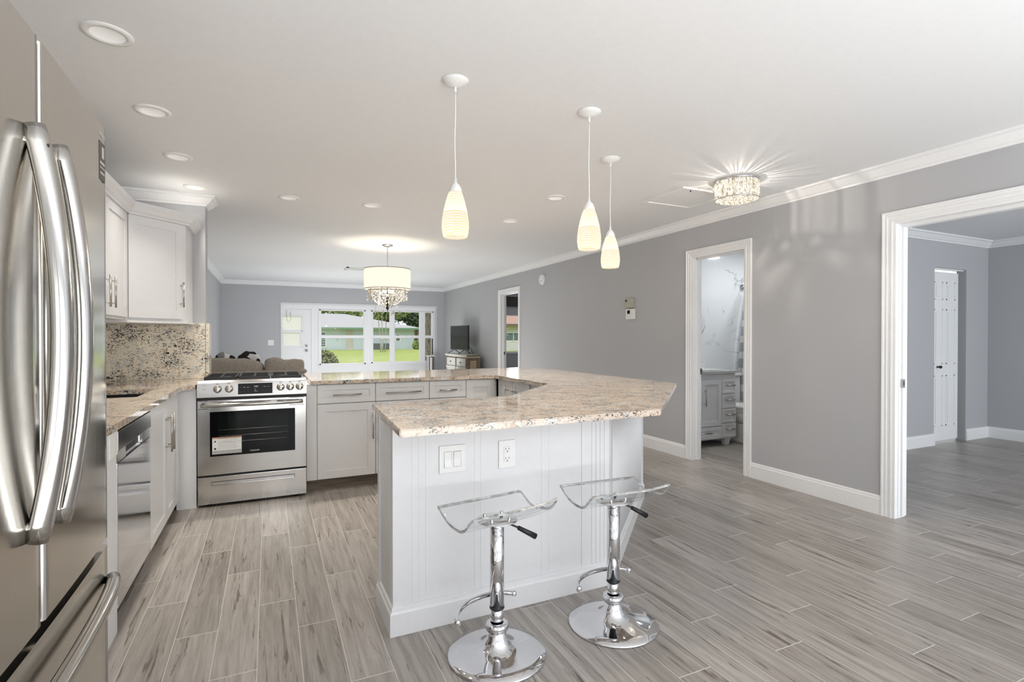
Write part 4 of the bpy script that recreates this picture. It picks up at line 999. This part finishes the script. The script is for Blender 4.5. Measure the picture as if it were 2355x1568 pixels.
for x0, x1 in ((-.85, -.24), (-.23, .375)): cushion(x0, x1, 6.68, 7.34, .40, .56, 'seat_cushion', 'sofa', so_, 6)
for i, (x0, x1, lab) in enumerate(((-.84, -.58, 'black-and-white pillow at the far left of the sofa back'), (-.555, -.345, 'black-and-white pillow left of the cushion gap on the sofa'), (-.33, -.09, 'mostly black-edged pillow poking up beside the right sofa cushion'))):
    o = cushion(x0, x1, 6.76, 6.90, .70, 1.045+.012*i, 'throw_pillow', 'pillow', None, 11+i); tag(o, lab, 'pillow', 'black-and-white pillows on the sofa')

# ================================================================ TV AND CONSOLE
cs = thing('console_cabinet', 'distressed cream console with brown wooden side against the right wall', 'cabinet', (3.68, 10.25, 0))
CX0, CX1, CY0, CY1 = 3.50, 3.80, 9.62, 10.92
bm = bmesh.new(); box(bm, CX0+.02, CX1, CY0+.02, CY1-.02, .08, .85); obj('body', bm, 'oldwood', cs)
bm = bmesh.new(); box(bm, CX0-.02, CX1+.01, CY0-.02, CY1+.02, .865, .895, .006); box(bm, CX0, CX1, CY0, CY1, .845, .866, .004); obj('top', bm, 'cream', cs)
bm = bmesh.new(); box(bm, CX0-.0, CX1, CY0-.024, CY0+.01, .862, .897, .004); box(bm, CX0+.06, CX0+.075, CY0+.008, CY0+.02, .1, .82); box(bm, CX1-.075, CX1-.06, CY0+.008, CY0+.02, .1, .82); box(bm, CX0+.06, CX1-.06, CY0+.008, CY0+.02, .80, .82); obj('side_moulding', bm, 'oldwood', cs)
bm = bmesh.new(); box(bm, CX0+.085, CX1-.085, CY0+.012, CY0+.021, .12, .785); obj('side_panel', bm, plain('tan_distressed', (.33, .27, .19), .6), cs)
for y0, y1 in ((CY0+.06, CY0+.60), (CY0+.68, CY1-.06)):
    bm = bmesh.new(); box(bm, CX0+.002, CX0+.021, y0, y1, .66, .82, .004); dd = obj('drawer', bm, 'cream', cs)
    bm = bmesh.new(); cyl(bm, (CX0+.003, (y0+y1)/2, .74), (CX0-.02, (y0+y1)/2, .74), .012, 12); obj('knob', bm, 'bronze', dd)
    bm = bmesh.new(); box(bm, CX0-.006, CX0+.021, y0-.02, y1+.02, .60, .65, .006); box(bm, CX0-.002, CX0+.021, y0, y1, .56, .60, .004)
    obj('ledge', bm, 'cream', cs)
    bm = bmesh.new()
    for s in (-1, 1):
        ym = (y0+y1)/2; tube(bm, curve_pts([(CX0+.012, ym, .50), (CX0+.012, ym+s*.08, .42), (CX0+.012, ym+s*.17, .48), (CX0+.012, ym+s*.22, .55)], 6), .012, 6); tube(bm, curve_pts([(CX0+.012, ym+s*.02, .30), (CX0+.012, ym+s*.12, .38), (CX0+.012, ym+s*.2, .34)], 6), .01, 6)
    obj('carved_scroll', bm, 'cream', cs)
for y in (CY0+.04, CY1-.04, (CY0+CY1)/2): bm = bmesh.new(); box(bm, CX0+.0, CX0+.03, y-.025, y+.025, .08, .845, .004); obj('pilaster', bm, 'oldwood', cs)
for x in (CX0+.05, CX1-.05):
    for y in (CY0+.06, CY1-.06): bm = bmesh.new(); cyl(bm, (x, y, 0), (x, y, .09), .02, 12, .032); obj('leg', bm, 'oldwood', cs)
tv = thing('television', 'small black flat-screen television on the console', 'television', (3.62, 10.35, .895))
R_ = Matrix.Translation((3.62, 10.37, 0)) @ Matrix.Rotation(.10, 4, 'Z')
def tvb(x0, x1, y0, y1, z0, z1, bev=.003):
    bm = bmesh.new(); b = bmesh.new(); box(b, x0, x1, y0, y1, z0, z1, bev); merge(bm, b, R_); return bm
obj('bezel', tvb(-.015, .025, -.425, .425, .985, 1.49), 'black', tv); obj('screen', tvb(-.017, -.012, -.41, .41, 1.0, 1.475, 0), plain('tv_screen', (.008, .008, .009), .22, Specular_IOR_Level=.12), tv)
for y in (-.26, .26):
    bm = bmesh.new(); tube(bm, [R_ @ Vector(p) for p in ((-.14, y, .903), (-.02, y, .985), (.02, y, .985), (.13, y, .903))], .007, 8); obj('stand_foot', bm, 'black', tv)
bm = bmesh.new(); tube(bm, curve_pts([R_ @ Vector(p) for p in ((.03, -.30, 1.10), (.09, -.36, 1.02), (.10, -.40, .95), (.12, -.44, .905))], 6), .006, 8); obj('power_cord', bm, 'black', tv)

# slim canister
tc = thing('trash_can', 'slim white and silver canister with a flat lid in the far right corner', 'trash can', (3.49, 12.08, 0))
bm = bmesh.new(); box(bm, 3.41, 3.57, 12.0, 12.16, .0, .79, .01); obj('body', bm, 'nickel', tc)
bm = bmesh.new(); box(bm, 3.455, 3.505, 11.994, 12.01, .02, .78, .004); obj('front_strip', bm, 'plastic', tc)
bm = bmesh.new(); box(bm, 3.395, 3.585, 11.985, 12.175, .79, .812, .006); lid = obj('lid', bm, 'plastic', tc)
bm = bmesh.new(); box(bm, 3.47, 3.51, 11.98, 11.99, .772, .788); obj('pedal_latch', bm, 'black', lid)
bm = bmesh.new(); box(bm, 3.585, 3.610, YW-.03, YW-.018, .83, 1.215, .003); one('window_lever', bm, 'black', 'black vertical bar on the right edge of the far window', 'window handle')  # plain black strip along the window edge

# dark shade in the side room
bm = bmesh.new(); box(bm, 5.15, 6.5, YF-.06, YF-.005, 2.06, 2.28, .006); box(bm, 5.13, 6.52, YF-.05, YF-.001, 2.045, 2.295, .002)
one('roller_shade', bm, plain('dark_brown_shade', (.05, .042, .04), .8), 'dark rolled shade above the window of the side room', 'shade')

# ================================================================ BATHROOM
vn = thing('bathroom_vanity', 'light grey bathroom vanity with drawers and a stone top', 'vanity', (4.5, 4.68, 0))
fv = Fr((4.05, 4.42), (1, 0), (0, -1)); VW = .885
bm = bmesh.new(); box(bm, 4.05, 4.935, 4.42, 4.93, .08, .832); obj('body', bm, 'cab', vn)
bm = bmesh.new(); box(bm, 4.03, 4.965, 4.39, 4.935, .832, .862, .003); obj('top', bm, plain('speckled_grey_stone', (.50, .50, .49), .2, bscale=90), vn)
bm = bmesh.new(); box(bm, 4.03, 4.965, 4.915, 4.94, .862, .93, .003); box(bm, 4.14, 4.80, 4.47, 4.86, .862, .876, .006); obj('basin', bm, 'porcelain', vn)
for u0, u1 in ((.04, .335), (.34, .655)):
    d = obj('door', shaker(fv, u0, u1, .235, .765, .055), 'cab', vn); c = u1-.035 if u0 < .1 else u0+.045; pull(fv, .47, .67, True, c, d, r=.006)
d = obj('drawer', shaker(fv, .04, .655, .095, .230, .04), 'cab', vn); pull(fv, .25, .48, False, .165, d)
for i in range(4):
    z0 = .095+i*.168; d = obj('drawer', shaker(fv, .660, .880, z0, z0+.164, .025), 'cab', vn); pull(fv, .71, .83, False, z0+.095, d, r=.008)
for x in (4.10, 4.86):
    for y in (4.46, 4.88):
        bm = bmesh.new(); b = bmesh.new(); vv = [(-.045, -.03, .08), (.045, -.03, .08), (.045, .03, .08), (-.045, .03, .08), (-.028, -.025, 0), (.028, -.025, 0), (.028, .025, 0), (-.028, .025, 0)]
        q_ = [b.verts.new((x-.03*(x > 4.5)+a, y+b_, c)) for a, b_, c in vv]
        for f in ((0, 1, 2, 3), (4, 5, 6, 7), (0, 1, 5, 4), (1, 2, 6, 5), (2, 3, 7, 6), (3, 0, 4, 7)): b.faces.new([q_[i] for i in f])
        merge(bm, b); obj('leg', bm, 'cab', vn)
tl = thing('toilet', 'white toilet between the vanity and the shower curtain', 'toilet', (5.18, 4.55, 0)); tx = 5.18
def ell(cx_, cy_, rx, ry, z0, z1, s0=1, bm=None, seg=32):
    bm = bm or bmesh.new(); A = [bm.verts.new((cx_+rx*s0*math.cos(2*PI*i/seg), cy_+ry*s0*math.sin(2*PI*i/seg), z0)) for i in range(seg)]; B = [bm.verts.new((cx_+rx*math.cos(2*PI*i/seg), cy_+ry*math.sin(2*PI*i/seg), z1)) for i in range(seg)]
    bm.faces.new(A[::-1]); bm.faces.new(B)
    for i in range(seg): f = bm.faces.new((A[i], A[(i+1) % seg], B[(i+1) % seg], B[i])); f.smooth = True
    return bm
bm = ell(tx, 4.45, .19, .25, .22, .37, .60); ell(tx, 4.45, .195, .255, .37, .39, 1, bm); box(bm, tx-.16, tx+.16, 4.60, 4.90, .22, .39, .02); obj('bowl', bm, 'porcelain', tl)
bm = bmesh.new(); box(bm, tx-.11, tx+.11, 4.34, 4.88, .03, .24, .02); box(bm, tx-.135, tx+.135, 4.30, 4.90, 0, .035, .008); obj('pedestal', bm, 'porcelain', tl)
bm = ell(tx, 4.45, .20, .26, .393, .410); obj('seat', bm, 'plastic', tl)
bm = ell(tx, 4.45, .203, .262, .414, .435, 1.0); ell(tx, 4.45, .19, .25, .435, .442, 1.06, bm); obj('lid', bm, 'plastic', tl)
bm = bmesh.new(); box(bm, tx-.185, tx+.185, 4.72, 4.92, .39, .765, .015); obj('tank', bm, 'porcelain', tl)
bm = bmesh.new(); box(bm, tx-.198, tx+.198, 4.705, 4.93, .765, .80, .010); obj('tank_lid', bm, 'porcelain', tl)
bm = bmesh.new(); cyl(bm, (5.645, 3.52, 1.905), (5.645, 4.93, 1.905), .013, 14); lathe(bm, [(0, 0), (.040, 0), (.040, .012), (.026, .020), (.022, .050), (0, .050)], (5.645, 4.949, 1.905), 20, disc_dir((0, -1, 0)))
one('shower_rod', bm, 'chrome', 'chrome shower rod ending in a round flange on the marble wall', 'rod')
bm = bmesh.new(); nn = 60; prev = None
for i in range(nn+1):
    s = i/nn; y = 4.885-1.3*s; x = 5.645+.035*math.sin(s*55)+.008*math.sin(s*23); xb = x-.22-.02*math.sin(s*20); yb = y-.015
    row = []
    for k in range(9):
        f_ = k/8; row.append(bm.verts.new((x*(1-f_**.8)+xb*f_**.8, y*(1-f_)+yb*f_, 1.862-(1.862-.28)*f_)))
    if prev:
        for k in range(8): f = bm.faces.new((prev[k], row[k], row[k+1], prev[k+1])); f.smooth = True
    prev = row
cu = one('shower_curtain', bm, 'curtain', 'grey and white striped shower curtain in the bathroom', 'curtain')
md = cu.modifiers.new('thick', 'SOLIDIFY'); md.thickness = .002
bt = bmesh.new(); box(bt, 5.72, 6.48, 3.55, 4.93, 0, .50, .02); box(bt, 5.80, 6.42, 3.63, 4.85, .495, .505)
one('bathtub', bt, 'porcelain', 'white bathtub behind the striped shower curtain', 'bathtub')
bl = bmesh.new(); lathe(bl, [(0, ZC-.008), (.075, ZC-.008), (.085, ZC-.004), (.085, ZC), (0, ZC)], (5.93, 4.20, 0), 28); one('bathroom_downlight', bl, 'frost', 'bright round light reflected in the marble shower wall', 'ceiling light')
area('bath_light', (5.2, 4.1, ZC-.02), (0, 0, -1), .5, .5, 10, (.95, .98, 1), 'DISK')
area('bath_light', (5.93, 4.2, ZC-.02), (0, 0, -1), .16, .16, 4.5, (.95, .98, 1), 'DISK')

# ================================================================ OUTDOORS
bm = bmesh.new(); box(bm, -60, 90, 12.52, 130, -.30, -.15); tag(obj('lawn', bm, 'grass'), 'sunlit green lawn outside the front windows', 'lawn', None, 'structure')
hs = thing('mint_house', 'mint green single-storey house with a pale hip roof across the lawn', 'house', (9, 64, -.15))
HX0, HX1, HY = -6.0, 15.30, 60.0
bm = bmesh.new(); box(bm, HX0, HX1, HY, HY+12, -.15, 2.10); obj('wall', bm, 'mint', hs)
bm = bmesh.new(); e = .85; x0, x1, y0, y1, ze, zr = HX0-e, HX1+e, HY-.9, HY+12.9, 2.27, 4.05; xr0, xr1, yr = 1.2, 8.4, HY+6
v = [bm.verts.new(p) for p in ((x0, y0, ze), (x1, y0, ze), (x1, y1, ze), (x0, y1, ze), (xr0, yr, zr), (xr1, yr, zr))]
for f in ((0, 1, 5, 4), (1, 2, 5), (2, 3, 4, 5), (3, 0, 4), (0, 3, 2, 1)): bm.faces.new([v[i] for i in f])
obj('roof', bm, 'roofwhite', hs)
bm = bmesh.new(); box(bm, x0, x1, y0, y0+.06, 2.13, 2.30); box(bm, x1-.06, x1, y0, y1, 2.13, 2.30); obj('fascia', bm, 'green_trim', hs)
bm = bmesh.new(); box(bm, x0+.05, x1-.05, y0+.05, HY, 2.10, 2.14); obj('soffit', bm, 'yellowwall', hs)
def hwin(x0, x1, z0, z1, label_parent, y=HY, rows=1, cols=1):
    bm = bmesh.new(); box(bm, x0-.06, x1+.06, y-.05, y, z0-.08, z1+.06); wn = obj('window', bm, 'white', label_parent)
    bm = bmesh.new()
    for i in range(rows):
        for j in range(cols):
            a = x0+(x1-x0)*j/cols+.02; b = x0+(x1-x0)*(j+1)/cols-.02; c = z0+(z1-z0)*i/rows+.025; d = z0+(z1-z0)*(i+1)/rows-.025; box(bm, a, b, y-.07, y-.05, c, d)
    obj('pane', bm, 'winblue', wn)
hwin(4.55, 5.60, .22, 1.75, hs, rows=6, cols=2); hwin(13.25, 13.70, .80, 1.55, hs, rows=2)
bm = bmesh.new(); box(bm, 7.75, 8.45, HY-.06, HY, -.05, 1.95); obj('door', bm, 'tan', hs)
bm = bmesh.new(); box(bm, 7.7, 8.5, HY-.25, HY, -.15, -.03); obj('door_step', bm, 'greywall', hs)
for dx, s in ((10.55, 'grey outdoor air conditioner, left one against the mint house'), (11.65, 'grey outdoor air conditioner, right one behind the palm trunks')):
    bm = bmesh.new(); box(bm, dx, dx+.72, HY-1.2, HY-.5, -.15, .55, .02)
    for k in range(6): box(bm, dx+.06+k*.1, dx+.09+k*.1, HY-1.22, HY-1.19, -.05, .48)
    one('air_conditioner', bm, plain('ac_grey', (.12, .13, .14), .6), s, 'air conditioner', 'air conditioners by the mint house')
bm = bmesh.new()
for q in ((9.6, .0), ): cyl(bm, (6.5, HY-1.0, 2.2), (6.5, HY-1.0, 2.08), .12, 12)
obj('eave_lamp', bm, 'nickel', hs)
h2 = thing('pink_roof_house', 'pale house with a pinkish shingle roof seen through the far doorway', 'house', (25, 53, -.15)); Y2 = 50
bm = bmesh.new(); box(bm, 21.0, 32, Y2, Y2+8, -.15, .80); obj('lower_wall', bm, 'greywall', h2)
bm = bmesh.new(); box(bm, 21.0, 32, Y2+.02, Y2+8, .80, 2.50); obj('upper_wall', bm, 'yellowwall', h2)
bm = bmesh.new(); v = [bm.verts.new(p) for p in ((20.3, Y2-.9, 2.62), (32.7, Y2-.9, 2.62), (32.7, Y2+4, 4.3), (20.3, Y2+4, 4.3), (20.3, Y2+9, 2.62), (32.7, Y2+9, 2.62))]
for f in ((0, 1, 2, 3), (3, 2, 5, 4), (0, 3, 4), (1, 5, 2), (0, 4, 5, 1)): bm.faces.new([v[i] for i in f])
obj('roof', bm, 'pinkroof', h2); bm = bmesh.new(); box(bm, 20.3, 32.7, Y2-.9, Y2, 2.42, 2.60); obj('fascia', bm, 'soffit', h2)
bm = bmesh.new(); box(bm, 21, 32, Y2-.05, Y2+.02, 1.82, 2.0); obj('awning_band', bm, 'greywall', h2)
for a in (22.6, 23.5): hwin(a, a+.82, .86, 1.72, h2, Y2)
h3 = thing('red_roof_house', 'low house with a reddish roof beyond the end of the mint house', 'house', (24, 86, -.15))
bm = bmesh.new(); box(bm, 21.6, 30, 82, 90, -.15, 2.2); obj('wall', bm, 'tan', h3)
bm = bmesh.new(); v = [bm.verts.new(p) for p in ((21.2, 81, 2.0), (31, 81, 2.0), (31, 86, 4.0), (23.5, 86, 4.0), (21.2, 91, 2.0), (31, 91, 2.0))]
for f in ((0, 1, 2, 3), (3, 2, 5, 4), (0, 3, 4), (1, 5, 2), (0, 4, 5, 1)): bm.faces.new([v[i] for i in f])
obj('roof', bm, 'pinkroof', h3)

def leaves(bm, c, r, n, s, flat=1.0):
    for _ in range(n):
        while True:
            p = Vector((random.uniform(-1, 1), random.uniform(-1, 1), random.uniform(-1, 1)))
            if .35 < p.length < 1: break
        p = Vector(c)+Vector((p.x*r[0], p.y*r[1], p.z*r[2])); d = Vector((random.gauss(0, 1), random.gauss(0, 1), random.gauss(0, 1))).normalized(); e_ = d.orthogonal().normalized()
        q1 = random.uniform(.6, 1.3)*s; a, b = d*q1, e_*q1*.5*flat
        bm.faces.new([bm.verts.new(p+x) for x in (-a, b, a, -b)])
def tree(name, lab, x, y, h, r, mat, n, s, trunk='bark', tr=.25, group='trees behind the mint house', base=-.15):
    t = thing(name, lab, 'tree', (x, y, base), group)
    bm = bmesh.new(); cyl(bm, (x, y, base), (x+.1, y, h), tr, 12, tr*.6)
    for k in range(5): a = k*1.3; cyl(bm, (x, y, h*.55+k*.3), (x+r[0]*.6*math.cos(a), y+r[1]*.4*math.sin(a), h+.2*k), tr*.35, 8, tr*.15)
    obj('trunk', bm, trunk, t)
    bm = bmesh.new()
    for k in range(7): leaves(bm, (x+random.uniform(-.6, .6)*r[0], y+random.uniform(-.5, .5)*r[1], h+random.uniform(-.35, .45)*r[2]), (r[0]*.5, r[1]*.5, r[2]*.5), n//7, s)
    obj('crown', bm, mat, t)
tree('shade_tree', 'light leafy tree over the left end of the pale roof', 6.6, 76.5, 5.6, (3.2, 3, 1.7), 'leaf_light', 3000, .27)
tree('shade_tree', 'sparse light tree above the roof ridge', 11.6, 84, 5.2, (3.2, 3, 1.9), 'leaf_light', 2600, .27)
tree('shade_tree', 'bushy pale green tree behind the right roof slope', 15.6, 76, 5.2, (3.2, 3, 2.4), 'leaf_light', 3400, .27)
tree('shade_tree', 'dark dense evergreen behind the low right end of the mint house', 21.3, 82, 5.0, (4.0, 3.4, 3.0), 'leaf_dark', 3600, .26)
tree('shade_tree', 'second dark evergreen filling the view beside the pine trunk', 27.5, 90, 5.4, (4.2, 3.4, 3.2), 'leaf_dark', 2600, .28)
def bush(lab, x, y, r, n, s, mat='leaf_bush', cat='bush'):
    t = thing('shrub', lab, cat, (x, y, -.15)); bm = bmesh.new(); leaves(bm, (x, y, -.15+r[2]*.8), r, n, s); obj('foliage', bm, mat, t)
    bm = bmesh.new(); 
    for k in range(5): a = k*1.25; cyl(bm, (x, y, -.15), (x+r[0]*.5*math.cos(a), y+r[1]*.5*math.sin(a), r[2]*.9), .015, 6)
    obj('stems', bm, 'bark', t)
bush('brown-green shrub just outside the left window', 1.62, 19.6, (.66, .6, .54), 3600, .06)
bush('trimmed green hedge at the corner of the mint house', 15.3, 58.6, (.5, .45, .55), 900, .10, 'leaf_light', 'hedge')
tr_ = thing('pine_tree', 'thick pine trunk right outside the narrow window', 'tree', (4.83, 17, -.15))
bm = bmesh.new(); pts = [(4.83+.02*math.sin(k), 17, -.15+k*.5) for k in range(10)]; tube(bm, pts, .14, 18, True, [.20]+[.148-.003*k for k in range(9)]); obj('trunk', bm, 'bark', tr_)
tr2 = thing('pine_tree', 'thinner pine trunk partly hidden behind the thick one', 'tree', (6.95, 24.0, -.15))
bm = bmesh.new(); cyl(bm, (7.18, 24, -.15), (7.12, 24, 4.2), .07, 12, .06); obj('trunk', bm, 'bark', tr2)
pm = thing('palm_cluster', 'slim pale palm trunks leaning in front of the air conditioners', 'palm', (10.0, 50, -.15))
for x0, x1 in ((9.80, 9.72), (10.0, 10.25), (9.6, 9.35)):
    bm = bmesh.new(); tube(bm, [(x0+(x1-x0)*k/8+.04*math.sin(k), 50, -.15+k*.6) for k in range(9)], .05, 8, True, [.05]+[.034]*8); obj('trunk', bm, 'palm', pm)
bm = bmesh.new()
for x1 in (9.72, 10.25, 9.35):
    for k in range(9):
        a = 2*PI*k/9; p0 = Vector((x1, 50, 4.6)); pts = [p0+Vector((math.cos(a)*q_*1.5, math.sin(a)*q_*1.5, .5*q_-1.3*q_*q_)) for q_ in (0, .25, .5, .75, 1)]
        for p, q2 in zip(pts, pts[1:]):
            for s_ in (-1, 1):
                n_ = Vector((-math.sin(a), math.cos(a), -.5))*s_*.28; bm.faces.new([bm.verts.new(z_) for z_ in (p, q2, q2+n_, p+n_*.6)])
obj('fronds', bm, 'leaf_light', pm)
bm = bmesh.new(); tube(bm, curve_pts([(9.2, 48, 1.0), (9.6, 48, 1.12), (9.85, 48, 1.08), (10.15, 48, .92)], 5), .07, 8); obj('dead_frond', bm, 'roofwhite', pm)
pl_ = thing('potted_palm', 'leafy plant right outside the side room window', 'plant', (7.0, 15.6, -.15))
bm = bmesh.new()
for k in range(26):
    a = random.uniform(0, 2*PI); z = .55+k*.045; p0 = Vector((7.0, 15.6, z)); L = random.uniform(.14, .24)
    d = Vector((math.cos(a), math.sin(a), random.uniform(-.3, .5))); n_ = Vector((-math.sin(a), math.cos(a), .2))*.035
    bm.faces.new([bm.verts.new(q_) for q_ in (p0, p0+d*L*.5+n_, p0+d*L, p0+d*L*.5-n_)])
obj('foliage', bm, 'leaf_light', pl_); bm = bmesh.new(); cyl(bm, (7.0, 15.6, -.15), (7.0, 15.6, 1.7), .015, 8); obj('stem', bm, 'bark', pl_)
